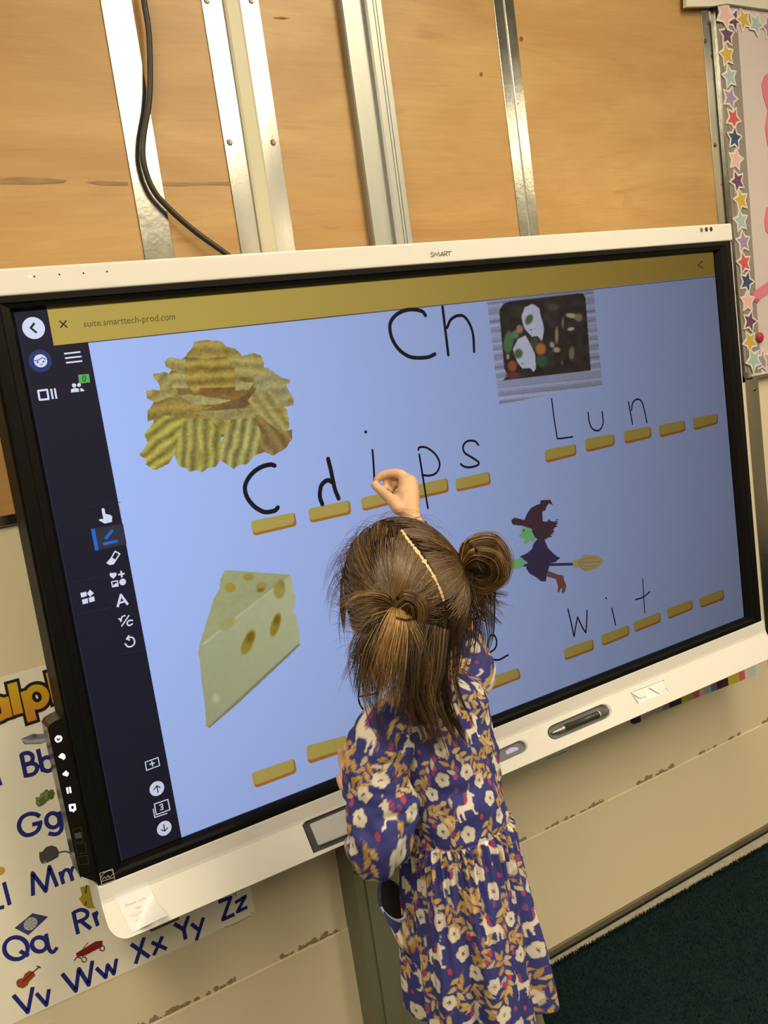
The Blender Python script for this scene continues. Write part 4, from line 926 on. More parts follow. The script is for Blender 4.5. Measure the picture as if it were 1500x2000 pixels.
# ---- striped border strip under the right end of the tray
bs = thing('striped_border', 'paper border strip with coloured stripes stuck below the right end of the tray', 'paper border', (.66, YW, -.6))
cols = [(58, 36, 52), (196, 176, 140), (196, 112, 84), (206, 176, 150), (168, 172, 150), (150, 134, 142), (70, 34, 58), (58, 44, 60), (200, 178, 40), (176, 160, 70), (196, 92, 80), (214, 176, 150), (150, 186, 170), (120, 112, 130), (70, 32, 58), (56, 46, 62), (198, 176, 36), (186, 166, 60), (205, 96, 84), (222, 188, 170), (176, 200, 180)]
xa, xb = P(1232, 1412, YW).x, P(1476, 1318, YW).x; za, zb_ = P(1232, 1412, YW).z, P(1476, 1318, YW).z
n = len(cols)
for i, c in enumerate(cols):
    t0_, t1_ = i / n, (i + 1) / n
    x0, x1 = xa + (xb - xa) * t0_, xa + (xb - xa) * t1_; zl, zr = za + (zb_ - za) * t0_, za + (zb_ - za) * t1_
    y0 = YW - .0010 - (.010 if i < 2 else 0) * (1 - i / 2)
    bm = bmesh.new(); top = .085
    q = [(x0, zl), (x1, zr), (x1, zr + top), (x0, zl + top)]
    a = [bm.verts.new((x, y0, z)) for x, z in q]; b = [bm.verts.new((x, YW - .0002, z)) for x, z in q]
    bm.faces.new(a); bm.faces.new(b)
    for k in range(4): bm.faces.new((a[k], a[(k + 1) % 4], b[(k + 1) % 4], b[k]))
    bobj('stripe', bm, mat('stripe_paper', alb(*c), .55), bs)
mesh('folded_corner', [P(u, v, YW - .004) for u, v in J([(660, 995), (760, 950), (800, 930), (735, 1000), (685, 1042)])], [(0, 1, 2, 3, 4)], mat('folded_paper', alb(190, 172, 134), .6), bs)

# ---- star bordered board on the right
bd = thing('display_board', 'pale display board at the right edge framed by a border of coloured stars', 'board', (1.3, YW, .12))
box('board_panel', (.936, YW - .012, .118), (1.70, YW - .0005, 1.02), mat('board_face', alb(214, 190, 162), .5, var=((3, 3, 3), .04, 3)), bd)
box('board_edge', (.928, YW - .014, .116), (.938, YW - .0005, 1.02), mat('board_rim', alb(150, 132, 102), .6), bd)
box('board_ledge', (.934, YW - .020, .112), (1.70, YW - .0005, .1185), M['alu'], bd, .001, 1)
yb2 = YW - .0145
mesh('backing_strip', [P(u, v, YW - .0126) for u, v in ((1398, 40), (1440, 40), (1487, 728), (1455, 728))], [(0, 1, 2, 3)], mat('grey_backing', alb(146, 130, 104), .6), bd)
SC = {'pink': (232, 176, 150), 'purple': (108, 62, 84), 'gold': (206, 166, 58), 'mint': (168, 184, 158), 'lavender': (164, 132, 148), 'red': (206, 84, 72), 'navy': (52, 66, 92)}
wst = mat('star_rim', alb(232, 212, 178), .5); sm2 = {k: mat('star_' + k, alb(*c), .5) for k, c in SC.items()}
rs = random.Random(12)
def star(u, v, colr, k, R=.0295, lift=0.0):
    a0 = rs.uniform(-.55, .55); c = P(u, v, yb2 - lift)
    def pts(r, y, ratio):
        out = []
        for i in range(10):
            a = math.pi / 2 + a0 + i * math.pi / 5; q = r if i % 2 == 0 else r * ratio
            out.append((c.x + math.cos(a) * q, y, c.z + math.sin(a) * q))
        return out
    y0 = c.y - .0006 * (k % 3); o = pts(R, y0, .56); b = pts(R, y0 + .0016, .56)
    s_ = mesh('star', o + b, [tuple(range(10)), tuple(range(19, 9, -1))] + [(i, 10 + i, 10 + (i + 1) % 10, (i + 1) % 10) for i in range(10)], wst, bd)
    mesh('star_face', pts(R * .80, y0 - .0004, .47), [tuple(range(10))], sm2[colr], s_)
seq = [((1420, 68), 'purple'), ((1419, 107), 'gold'), ((1424.5, 150), 'mint'), ((1426.5, 191), 'lavender'), ((1432, 231), 'red'), ((1434, 270), 'navy'), ((1437.5, 311), 'pink'), ((1440, 354), 'purple'), ((1446.5, 391), 'gold'),
       ((1447, 431), 'mint'), ((1451.5, 472), 'lavender'), ((1452.5, 513), 'red'), ((1458.5, 550), 'navy'), ((1460, 588), 'pink'), ((1464, 628), 'purple'), ((1465, 667), 'gold')]
for k, ((u, v), c) in enumerate(seq): star(u, v, c, k)
for k, ((u, v), c) in enumerate((((1434, 38), 'purple'), ((1452, 38), 'gold'), ((1476, 47), 'mint'), ((1502, 54), 'lavender'), ((1489, 704), 'lavender'), ((1503, 700), 'gold'), ((1526, 702), 'red'), ((1530, 60), 'red'))): star(u, v, c, k)
star(1416, 28, 'pink', 1, .036, .003); star(1472, 703, 'mint', 1, .032, .003)
# pink paper cut-outs and a red button
pk = mat('pink_paper', alb(224, 120, 122), .6); pk2 = mat('deep_pink_paper', alb(196, 84, 92), .6)
def cut(nm, lab, px, m, y, extra=None):
    vs = [P(u, v, y) for u, v in px]; n = len(vs); b = [v + Vector((0, .0018, 0)) for v in vs]
    o = mesh(nm, vs + b, [tuple(range(n)), tuple(range(2 * n - 1, n - 1, -1))] + [(i, n + i, n + (i + 1) % n, (i + 1) % n) for i in range(n)], m); return tag(o, lab, 'paper cutout', 'pink paper cut-outs on the board')
yk = YW - .0142
cut('paper_cutout', 'pink paper cut-out on the board beside the upper stars, at the photo edge', [(1488, 165), (1494, 148), (1510, 135), (1540, 160), (1540, 270), (1500, 285), (1495, 250), (1500, 215), (1492, 190)], pk, yk)
cut('paper_cutout', 'rounded pink paper cut-out on the board level with the display top', [(1494, 430), (1498, 405), (1530, 395), (1535, 470), (1505, 462), (1496, 450)], pk, yk)
cut('paper_cutout', 'bright pink paper strip slanting towards the pink star', [(1470, 578), (1478, 566), (1500, 550), (1540, 540), (1540, 562), (1500, 574), (1484, 584), (1472, 583)], pk, yk)
cut('paper_cutout', 'small deep red-pink paper scrap tucked at the end of the pink strip', [(1467, 572), (1475, 580), (1484, 586), (1480, 592), (1468, 588)], pk2, yk + .0005)
c = P(1485, 659, YW - .016); bm = bmesh.new()
bmesh.ops.create_uvsphere(bm, u_segments=18, v_segments=10, radius=.012, matrix=Matrix.Translation(c) @ Matrix.Diagonal((1, .35, 1, 1)))
tag(bobj('red_button', bm, mat('red_plastic', alb(186, 40, 44), .35), None, True), 'small round red magnet on the board beside the lowest gold star', 'magnet')
# ================================================================== the child
person = thing('person', 'small child with brown pigtails in a navy floral dress writing on the display', 'person', (-.27, -.26, FLOOR))
M['skin'] = mat('skin', (.62, .36, .235), .5, spec=.35, attr=True)
HC = Vector((-.326, -.268, -.052))                       # head centre
HR = Vector((.073, .088, .098))                          # skull radii
tilt = Matrix.Rotation(math.radians(-7), 4, 'Y') @ Matrix.Rotation(math.radians(4), 4, 'X')   # head leans to its left

def ico(bm, c, r, rot=None, sub=3):
    mt = Matrix.Translation(c) @ (rot or Matrix.Identity(4)) @ Matrix.Diagonal((*r, 1) if hasattr(r, '__len__') else (r, r, r, 1))
    bmesh.ops.create_icosphere(bm, subdivisions=sub, radius=1.0, matrix=mt)
def limb(bm, pts, rad, n=5):
    """round chain of overlapping balls and tapered segments"""
    p = spline([(*q, r) for q, r in zip(pts, rad)], n)
    for a, b in zip(p[:-1], p[1:]):
        A, B = Vector(a[:3]), Vector(b[:3]); L = (B - A).length
        k = max(1, int(L / (min(a[3], b[3]) * .45)))
        for i in range(k):
            t = i / k; ico(bm, A.lerp(B, t), a[3] * (1 - t) + b[3] * t, sub=2)
    ico(bm, Vector(p[-1][:3]), p[-1][3], sub=2)

SHL, SHR = Vector((-.396, -.272, -.222)), Vector((-.226, -.255, -.202))    # shoulders
ELL, WRL = Vector((-.425, -.285, -.385)), P(716, 1560, -.160)
ELR = Vector((-.198, -.160, -.090))
def HP(u, v, y): return P(u, v, y)
WRR = HP(803, 1012, -.075)
HIPL, HIPR = Vector((-.326, -.272, -.52)), Vector((-.258, -.272, -.52))
KNL, KNR = Vector((-.328, -.270, -.75)), Vector((-.231, -.268, -.75))
ANL, ANR = Vector((-.330, -.285, -.975)), Vector((-.212, -.275, -.975))
bm = bmesh.new()
hm = lambda v: tilt.to_3x3() @ Vector(v) + HC
ico(bm, HC, HR, tilt, 4)
ico(bm, hm((0, .022, -.048)), (.058, .062, .058), tilt)                    # jaw and cheeks
ico(bm, hm((0, .070, -.075)), (.022, .020, .018), tilt)                    # chin
for s in (-1, 1):
    ico(bm, hm((s * .034, .060, -.040)), (.028, .026, .028), tilt)         # cheeks
    ico(bm, hm((s * .074, .004, -.022)), (.007, .015, .022), tilt)         # ears
ico(bm, hm((0, .090, -.030)), (.009, .011, .013), tilt)                    # nose
ico(bm, hm((0, .085, -.056)), (.017, .009, .005), tilt)                    # lips
ico(bm, hm((0, .083, -.063)), (.013, .008, .004), tilt)
limb(bm, [hm((0, -.012, -.075)), (-.308, -.272, -.15), (-.304, -.272, -.20)], [.036, .032, .040])
limb(bm, [(-.304, -.27, -.20), (-.300, -.268, -.30), (-.290, -.268, -.42), (-.285, -.265, -.52)], [.050, .060, .060, .062])
limb(bm, [SHL + Vector((.05, 0, .004)), SHL], [.034, .034]); limb(bm, [SHR - Vector((.05, 0, .004)), SHR], [.034, .034])
limb(bm, [SHL, SHL.lerp(ELL, .5), ELL], [.032, .028, .024]); limb(bm, [ELL, ELL.lerp(WRL, .4), WRL], [.024, .023, .017])
limb(bm, [SHR, SHR.lerp(ELR, .5), ELR], [.032, .028, .024]); limb(bm, [ELR, ELR.lerp(WRR, .4), WRR], [.024, .024, .0165])
for hp, kn, an in ((HIPL, KNL, ANL), (HIPR, KNR, ANR)):
    limb(bm, [hp, hp.lerp(kn, .5), kn], [.043, .039, .034]); limb(bm, [kn, kn.lerp(an, .35), an], [.035, .036, .023])
    limb(bm, [an, an + Vector((0, .05, -.022)), an + Vector((0, .10, -.028))], [.022, .022, .018])
# writing hand: palm seen from the back of the thumb side, thumb and forefinger pinched on the glass
def chain(pts, rad, n=4): limb(bm, pts, rad, n)
ico(bm, HP(797, 985, -.068), (.018, .014, .018)); ico(bm, HP(796, 966, -.058), (.020, .017, .020)); ico(bm, HP(797, 946, -.050), (.018, .017, .017))
chain([WRR, HP(798, 985, -.066), HP(797, 962, -.056)], [.0165, .0185, .020])
chain([HP(779, 993, -.068), HP(762, 974, -.048), HP(747, 961, -.026), HP(732, 948, -.0105)], [.012, .0098, .0085, .0070])            # thumb
chain([HP(796, 940, -.046), HP(783, 927, -.038), HP(763, 924, -.024), HP(745, 929, -.013), HP(737, 935, -.0095)], [.0098, .0092, .0082, .0074, .0066])   # forefinger
chain([HP(803, 948, -.044), HP(792, 932, -.026), HP(772, 931, -.013), HP(757, 940, -.0110), HP(755, 950, -.018)], [.0098, .0090, .0080, .0072, .0066])   # middle
chain([HP(808, 960, -.044), HP(800, 946, -.024), HP(784, 942, -.014), HP(769, 948, -.0130), HP(764, 958, -.022)], [.0094, .0086, .0076, .0070, .0062])   # ring
chain([HP(811, 974, -.048), HP(806, 962, -.029), HP(792, 957, -.018), HP(780, 964, -.018), HP(779, 972, -.025)], [.0086, .0078, .0068, .0062, .0056])    # little
# resting hand: leans on the tray edge in front of the sleeve
hd_ = (P(690, 1478, -.118) - WRL).normalized(); sd = Vector((1, -.25, 0)).normalized(); upv = hd_.cross(sd).normalized()
pal = WRL + hd_ * .026
ico(bm, pal, (.021, .024, .013)); ico(bm, WRL + hd_ * .010, (.017, .018, .015))
for i, ln in enumerate((.036, .042, .040, .031)):
    o = pal + sd * ((i - 1.5) * .0125) + hd_ * .016
    chain([o, o + hd_ * ln * .45 + upv * .004, o + hd_ * ln * .8 - upv * .003, o + hd_ * ln - upv * .011], [.0078, .0072, .0064, .0056], 3)
o = WRL + hd_ * .012 - sd * .016
chain([o, o - sd * .012 + hd_ * .014, o - sd * .014 + hd_ * .030], [.009, .0078, .0064], 3)
body = bobj('body', bm, M['skin'])
md = body.modifiers.new('r', 'REMESH'); md.mode = 'VOXEL'; md.voxel_size = .0024; md.use_smooth_shade = True
m2 = body.modifiers.new('s', 'SMOOTH'); m2.factor = .5; m2.iterations = 4
bpy.context.view_layer.update()
me = bpy.data.meshes.new_from_object(body.evaluated_get(bpy.context.evaluated_depsgraph_get())); body.modifiers.clear(); body.data = me
co = np.zeros(len(me.vertices) * 3); me.vertices.foreach_get('co', co); co = co.reshape(-1, 3)
base = np.array([.67, .42, .28]); colr = np.tile(base, (len(co), 1)) * (1 + .05 * (np.random.RandomState(1).rand(len(co), 1) - .5))
inv = np.array(tilt.to_3x3().inverted()); lc = (co - np.array(HC)) @ inv.T
def blush(cond, c, k): colr[cond] = colr[cond] * (1 - k) + np.array(c) * k
blush((np.hypot(lc[:, 0] / .018, (lc[:, 2] + .0595) / .0085) < 1) & (lc[:, 1] > .07), (.52, .17, .14), .8)          # lips
for s in (-1, 1): blush((np.hypot((lc[:, 0] - s * .036) / .018, (lc[:, 2] + .040) / .016) < 1) & (lc[:, 1] > .05), (.62, .25, .18), .35)
for s in (-1, 1): blush((np.hypot((lc[:, 0] - s * .030) / .015, (lc[:, 2] - .016 + .004 * (lc[:, 0] / .03) ** 2) / .0028) < 1) & (lc[:, 1] > .05), (.08, .045, .02), .8)   # brows
for tip, r_ in ((HP(730, 946, -.009), .006), (HP(736, 934, -.008), .0055)):
    blush(np.linalg.norm(co - np.array(tip), axis=1) < r_ * 1.6, (.66, .40, .34), .7)                                # fingertips
at = me.color_attributes.new('Col', 'FLOAT_COLOR', 'POINT'); c4 = np.ones((len(co), 4), np.float32); c4[:, :3] = colr; at.data.foreach_set('color', c4.ravel())
body.parent = person; body.matrix_parent_inverse = person.matrix_world.inverted()
eye_m = mat('eye_white', (.75, .73, .70), .2); iris_m = mat('iris', (.07, .035, .015), .15)
for s in (-1, 1):
    b2 = bmesh.new(); ico(b2, hm((s * .030, .0690, -.004)), .0105, sub=3); e_ = bobj('eye', b2, eye_m, person, True)
    b2 = bmesh.new(); ico(b2, hm((s * .030, .0770, -.004)), (.0052, .0034, .0055), sub=2); bobj('iris', b2, iris_m, e_, True)

# ---- woven pattern of the dress: one repeat, painted in metres
TL_, TN_ = .200, 500
def weave():
    img = np.zeros((TN_, TN_, 3)); img[:] = alb(62, 62, 106)
    yy, xx = np.mgrid[0:TN_, 0:TN_]
    img *= (1 + .10 * (vnoise((TN_, TN_), 40, 2)[..., None] - .5))
    pxm = TN_ / TL_; rr = random.Random(21)
    def fill(pts, col):
        q = np.array(pts) * pxm; x0, y0 = np.floor(q.min(0)).astype(int) - 1; x1, y1 = np.ceil(q.max(0)).astype(int) + 2
        X, Y = np.meshgrid(np.arange(x0, x1), np.arange(y0, y1)); m = inside(q, X, Y)
        img[Y[m] % TN_, X[m] % TN_] = col
    def leaf(x, y, a, l, w_, col, vein):
        ca, sa = math.cos(a), math.sin(a); pts = []
        for t in np.linspace(0, 1, 9): pts.append((t * l, math.sin(math.pi * t ** .8) * w_))
        for t in np.linspace(1, 0, 9)[1:-1]: pts.append((t * l, -math.sin(math.pi * t ** .8) * w_))
        fill([(x + ca * p - sa * q, y + sa * p + ca * q) for p, q in pts], col)
        fill([(x + ca * p - sa * q, y + sa * p + ca * q) for p, q in ((0, -.0006), (l * .8, -.0003), (l * .8, .0003), (0, .0006))], vein)
    def line(pts, w_, col):
        p = np.array(pts)
        for a, b in zip(p[:-1], p[1:]):
            d = b - a; d = d / (np.linalg.norm(d) + 1e-9); n_ = np.array([-d[1], d[0]]) * w_ / 2; e = d * w_ * .3
            fill([a - e + n_, b + e + n_, b + e - n_, a - e - n_], col)
    gold = [alb(204, 154, 72), alb(212, 170, 96), alb(192, 146, 78), alb(204, 178, 128)]
    stem = alb(128, 98, 92); cream = alb(226, 206, 164); creamb = alb(216, 196, 156); pink = [alb(184, 66, 92), alb(160, 72, 98), alb(128, 74, 104)]
    taken = []
    def free(x, y, r_):
        for a, b, c in taken:
            dx = abs(a - x); dy = abs(b - y); dx = min(dx, TL_ - dx); dy = min(dy, TL_ - dy)
            if math.hypot(dx, dy) < (c + r_): return False
        return True
    uni = [(0, .35), (.05, .5), (.15, .56), (.45, .53), (.57, .62), (.62, .86), (.70, 1.0), (.76, .9), (.90, .80), (.92, .73), (.80, .74), (.77, .6), (.78, .45), (.72, .36), (.76, .2), (.88, .16), (.84, .08), (.72, .12), (.66, .33), (.32, .34), (.28, .2), (.32, .02), (.24, .02), (.2, .2), (.14, .34), (.08, .2), (.12, .0), (.04, .0), (.0, .2)]
    spots = []
    for i, (ux, uy) in enumerate(((.035, .03), (.135, .055), (.08, .13), (.175, .155))):
        x, y = ux, uy; taken.append((x + .018, y + .018, .023)); spots.append((x, y, i))
    tries = 0; fl = []
    while len(fl) < 13 and tries < 4000:
        tries += 1; x, y = rr.random() * TL_, rr.random() * TL_
        if free(x, y, .0155): taken.append((x, y, .0125)); fl.append((x, y))
    # sprigs with leaves
    tries = 0; ns_ = 0
    while ns_ < 36 and tries < 6000:
        tries += 1; x, y = rr.random() * TL_, rr.random() * TL_
        if not free(x, y, .012): continue
        taken.append((x, y, .0095)); ns_ += 1
        a = rr.uniform(0, 6.28); b = rr.uniform(-.7, .7); L = rr.uniform(.036, .052); pts = []
        for k in range(7):
            t = k / 6 - .5; pts.append((x + math.cos(a + b * t) * L * t, y + math.sin(a + b * t) * L * t))
        line(pts, .0011, stem)
        for k in range(1, 7):
            s = 1 if k % 2 else -1; an = a + b * (k / 6 - .5) + s * rr.uniform(.5, .9)
            c = rr.choice(gold); leaf(*pts[k], an, rr.uniform(.0155, .0205), rr.uniform(.0027, .0036), c, tuple(q * .72 for q in c))
        leaf(*pts[6], a + b * .5, .019, .0034, gold[0], tuple(q * .72 for q in gold[0]))
    for x, y in fl:
        a0 = rr.random() * 6; R = rr.uniform(.0112, .0136); c = rr.choice((cream, creamb)); pts = []
        for k in range(50):
            a = 2 * math.pi * k / 50; pts.append((x + math.cos(a) * R * (.80 + .20 * abs(math.cos(2.5 * (a + a0)))), y + math.sin(a) * R * (.80 + .20 * abs(math.cos(2.5 * (a + a0))))))
        fill(pts, c)
        for k in range(5):
            a = a0 + k * 1.2566; line([(x, y), (x + math.cos(a) * .0034, y + math.sin(a) * .0034)], .0011, alb(78, 62, 70))
        fill([(x + math.cos(a) * .0014, y + math.sin(a) * .0014) for a in np.linspace(0, 6.28, 9)[:-1]], alb(60, 44, 56))
    for x, y, i in spots:
        sc = .041; fx = (lambda p: 1 - p) if i % 2 else (lambda p: p)
        fill([(x + fx(p) * sc, y + q * sc) for p, q in uni], cream)
        line([(x + fx(.74) * sc, y + .95 * sc), (x + fx(.82) * sc, y + 1.2 * sc)], .0011, alb(210, 180, 140))
        for k in range(4): line([(x + fx(.60 - .02 * k) * sc, y + (.92 - .09 * k) * sc), (x + fx(.48 - .02 * k) * sc, y + (.86 - .1 * k) * sc)], .0022, pink[0])
        line([(x + fx(.03) * sc, y + .5 * sc), (x + fx(-.12) * sc, y + .3 * sc), (x + fx(-.08) * sc, y + .12 * sc)], .0026, alb(150, 86, 92))
    nb = 0; tries = 0
    while nb < 24 and tries < 5000:
        tries += 1; x, y = rr.random() * TL_, rr.random() * TL_
        if not free(x, y, .0035): continue
        taken.append((x, y, .004)); nb += 1; R = rr.uniform(.0030, .0046); c = rr.choice(pink)
        fill([(x + math.cos(a) * R, y + math.sin(a) * R * 1.25) for a in np.linspace(0, 6.28, 13)[:-1]], c)
    return img
WV = weave()
def woven(s, t):
    x = (np.asarray(s) / TL_ * TN_) % TN_; y = (np.asarray(t) / TL_ * TN_) % TN_
    x0 = x.astype(int); y0 = y.astype(int); fx = (x - x0)[..., None]; fy = (y - y0)[..., None]; x1 = (x0 + 1) % TN_; y1 = (y0 + 1) % TN_
    return WV[y0 % TN_, x0 % TN_] * (1 - fx) * (1 - fy) + WV[y0 % TN_, x1] * fx * (1 - fy) + WV[y1, x0 % TN_] * (1 - fx) * fy + WV[y1, x1] * fx * fy
M['dress'] = mat('printed_jersey', rough=.85, spec=.2, attr=True, bump=(1500, .12, .0006))

def fbm(p, s): return noise.noise(Vector(p) * s)
# rows of the dress: z, centre x, centre y, half width, half depth
ROWS = [(-.168, -.308, -.272, .036, .036), (-.182, -.306, -.272, .052, .046), (-.198, -.305, -.270, .074, .056), (-.222, -.305, -.270, .086, .062), (-.27, -.303, -.268, .082, .067), (-.33, -.299, -.268, .080, .068), (-.39, -.294, -.268, .079, .070),
        (-.412, -.293, -.268, .081, .072), (-.43, -.293, -.267, .085, .077), (-.50, -.293, -.266, .093, .088), (-.60, -.289, -.264, .103, .098), (-.66, -.287, -.262, .105, .101), (-.690, -.287, -.262, .106, .103)]
RW = np.array(ROWS)
def row(z): return [np.interp(-z, -RW[:, 0], RW[:, k]) for k in range(1, 5)]
NS, NR = 440, 330; WZ = -.412
zs = np.linspace(RW[0, 0], RW[-1, 0], NR); th = np.linspace(0, 2 * math.pi, NS, endpoint=False)
V = np.zeros((NR, NS, 3)); SS = np.zeros((NR, NS)); TT = np.zeros((NR, NS))
rsd = np.random.RandomState(8); gath = np.cumsum(rsd.rand(46) * .8 + .6); gath = gath / gath[-1] * 2 * math.pi
ph = np.interp(th, np.concatenate([[0], gath]), np.arange(47)) * 2 * math.pi
for j, z in enumerate(zs):
    cx, cy, a, b = row(z); d = max(0.0, WZ - z)
    f = np.zeros(NS)
    if d > 0:
        g = math.exp(-d / .085); f += .0058 * np.sin(ph) * g * min(1, d / .006)                           # tight gathers under the seam
        f += min(1, d / .25) * (.0095 * np.sin(7 * th + 1.2 + 1.5 * d) + .0055 * np.sin(12 * th + .4 - 2 * d) + .004 * np.sin(19 * th + 2))  # hanging folds
    else:
        f += np.array([.0060 * fbm((math.cos(t) * .9, math.sin(t) * .9, z * 12), 1.8) + .0025 * fbm((math.cos(t) * 2, math.sin(t) * 2, z * 30), 1.8) for t in th])
        f -= .0022 * math.exp(-((z - WZ) / .004) ** 2)
    zz_ = z + (0 if d == 0 else min(1, d / .3) * (.008 * np.sin(3 * th + .6) - .016 * np.cos(th - 4.17)))
    V[j, :, 0] = cx + np.cos(th) * (a + f); V[j, :, 1] = cy + np.sin(th) * (b + f); V[j, :, 2] = zz_ - (0 if d > 0 else .045 * (np.cos(th) - .0) * 0)
    SS[j] = th * (.095 if d == 0 else .118); TT[j] = z
co_ = woven(SS + .03, TT).reshape(-1, 3)
fs = [(j * NS + i, j * NS + (i + 1) % NS, (j + 1) * NS + (i + 1) % NS, (j + 1) * NS + i) for j in range(NR - 1) for i in range(NS)]
dress = mesh('dress', V.reshape(-1, 3).tolist(), fs, M['dress'], person, smooth=True, cols=co_)
sd_ = dress.modifiers.new('t', 'SOLIDIFY'); sd_.thickness = .0016; sd_.offset = 1
def sleeve(path, rad, seed, n=120, m_=110, wr=.004, s0=.0, t0=.0, flat=None):
    p = spline([(*q, r) for q, r in zip(path, rad)], 10); L = np.concatenate([[0], np.cumsum(np.linalg.norm(np.diff(p[:, :3], axis=0), axis=1))])
    q = np.stack([np.interp(np.linspace(0, L[-1], n), L, p[:, k]) for k in range(4)], 1); ls = np.linspace(0, L[-1], n)
    vs = []; up = None; S_ = np.zeros((n, m_)); T_ = np.zeros((n, m_))
    for i in range(n):
        c = Vector(q[i, :3]); t = (Vector(q[min(i + 1, n - 1), :3]) - Vector(q[max(i - 1, 0), :3])).normalized()
        if up is None: up = (Vector((0, -1, .2)) - t * Vector((0, -1, .2)).dot(t)).normalized()
        up = (up - t * up.dot(t)).normalized(); s = t.cross(up)
        for k in range(m_):
            a = 2 * math.pi * k / m_; dr = up * math.cos(a) + s * math.sin(a)
            w_ = wr * (noise.noise(Vector((ls[i] * 27 + seed, math.cos(a) * 1.1, math.sin(a) * 1.1))) + .5 * noise.noise(Vector((ls[i] * 75 + seed, math.cos(a) * 2.2, math.sin(a) * 2.2 + 3))))
            if i > n - 8: w_ -= .0015 * (i - n + 8) / 8
            vs.append(c + dr * (q[i, 3] + w_)); S_[i, k] = a * .044 + s0; T_[i, k] = -ls[i] + t0
    fs = [(i * m_ + k, i * m_ + (k + 1) % m_, (i + 1) * m_ + (k + 1) % m_, (i + 1) * m_ + k) for i in range(n - 1) for k in range(m_)]
    o = mesh('sleeve', vs, fs, M['dress'], dress, smooth=True, cols=woven(S_, T_).reshape(-1, 3))
    so = o.modifiers.new('t', 'SOLIDIFY'); so.thickness = .0014; so.offset = 1
    return o
sleeve([SHL + Vector((.045, .002, -.008)), SHL + Vector((.006, 0, -.008)), SHL.lerp(ELL, .4) + Vector((-.006, 0, 0)), ELL + Vector((-.006, -.006, .02)), ELL + Vector((-.002, .022, -.006)), ELL.lerp(WRL, .45), ELL.lerp(WRL, .88)], [.030, .041, .045, .044, .038, .030, .022], 3.0, n=150, m_=130, wr=.0095, s0=.05)
sleeve([SHR - Vector((.045, 0, .004)), SHR + Vector((0, 0, -.002)), SHR.lerp(ELR, .5), ELR + Vector((0, 0, 0)), ELR.lerp(WRR, .5), ELR.lerp(WRR, .86)], [.030, .036, .034, .031, .026, .0215], 11.0, wr=.004, s0=.12)

# ---- pocket opening on the left side of the skirt
bpy.context.view_layer.update()
bvh = BVHTree.FromPolygons([tuple(v) for v in V.reshape(-1, 3)], fs[:NS * (NR - 1)])
def on_dress(u, v, off):
    h = bvh.ray_cast(Vector(CAM), Vector(ray(u, v)).normalized())
    if h[0] is None: return None
    nrm = h[1] if h[1].dot(Vector(ray(u, v))) < 0 else -h[1]
    return h[0] + nrm * off
YK = -.238
mesh('pocket_opening', [P(u, v, YK + .008) for u, v in ((752, 1712), (770, 1722), (790, 1740), (800, 1770), (798, 1792), (770, 1798), (752, 1784), (743, 1760), (744, 1732))], [tuple(range(9))], mat('dark_pocket', (.006, .005, .006), .9), dress)
lipc = spline([(754, 1704), (742, 1730), (740, 1756), (748, 1778), (764, 1793), (780, 1797), (793, 1790), (806, 1787)], 5)
basec = spline([(800, 1716), (800, 1745), (796, 1790), (790, 1830), (792, 1862), (802, 1874), (812, 1860), (818, 1830)], 5)
lip3 = [P(u, v, YK - .002 * math.sin(k * .5)) for k, (u, v) in enumerate(lipc)]; base3 = [on_dress(u, v, -.001) or P(u, v, YK) for u, v in basec]
lip3 = lip3[12:]; base3 = base3[12:]; nl = len(lip3); vs = []; uvs = []
for k in range(nl):
    for t in np.linspace(0, 1, 9):
        p = lip3[k].lerp(base3[k], t) + Vector((-.008, -.006, 0)) * math.sin(math.pi * t); vs.append(p); uvs.append((k * .0022 + .05, -t * .035))
uvs = np.array(uvs)
mesh('pocket', vs, [(k * 9 + i, k * 9 + i + 1, (k + 1) * 9 + i + 1, (k + 1) * 9 + i) for k in range(nl - 1) for i in range(8)], M['dress'], dress, smooth=True, cols=woven(uvs[:, 0], uvs[:, 1]))
tube('pocket_piping', [tuple(p) for p in lip3], .0017, mat('white_piping', alb(206, 196, 190), .6), dress, 8)
tube('pocket_edge', [tuple(P(u, v, YK)) for u, v in lipc[:14]], .0022, mat('navy_edge', alb(62, 58, 92), .8), dress, 8)

# ---- leggings and shoes
lgm = mat('olive_leggings', alb(122, 112, 74), .85, bump=(900, .1, .0005))
for hp, kn, an in ((HIPL, KNL, ANL), (HIPR, KNR, ANR)):
    p = spline([(*hp, .046), (*hp.lerp(kn, .5), .0425), (*kn, .038), (*kn.lerp(an, .35), .0395), (*kn.lerp(an, .95), .028)], 6)
    tube('legging', [q[:3] for q in p], [q[3] for q in p], lgm, person, 28)
shm = mat('dark_shoe', (.03, .025, .04), .5); solem = mat('pale_sole', (.55, .5, .42), .6)
for an in (ANL, ANR):
    b2 = bmesh.new(); ico(b2, an + Vector((0, .045, -.018)), (.031, .078, .024)); ico(b2, an + Vector((0, .0, .0)), (.029, .033, .026))
    s_ = bobj('shoe', b2, shm, person, True)
    n = 28; o = [(an.x + math.cos(2 * math.pi * k / n) * .033 * (1 if math.sin(2 * math.pi * k / n) > 0 else .88), an.y + .043 + math.sin(2 * math.pi * k / n) * .082) for k in range(n)]
    prism('sole', o, 'z', FLOOR + .0185, FLOOR + .032, solem, s_)

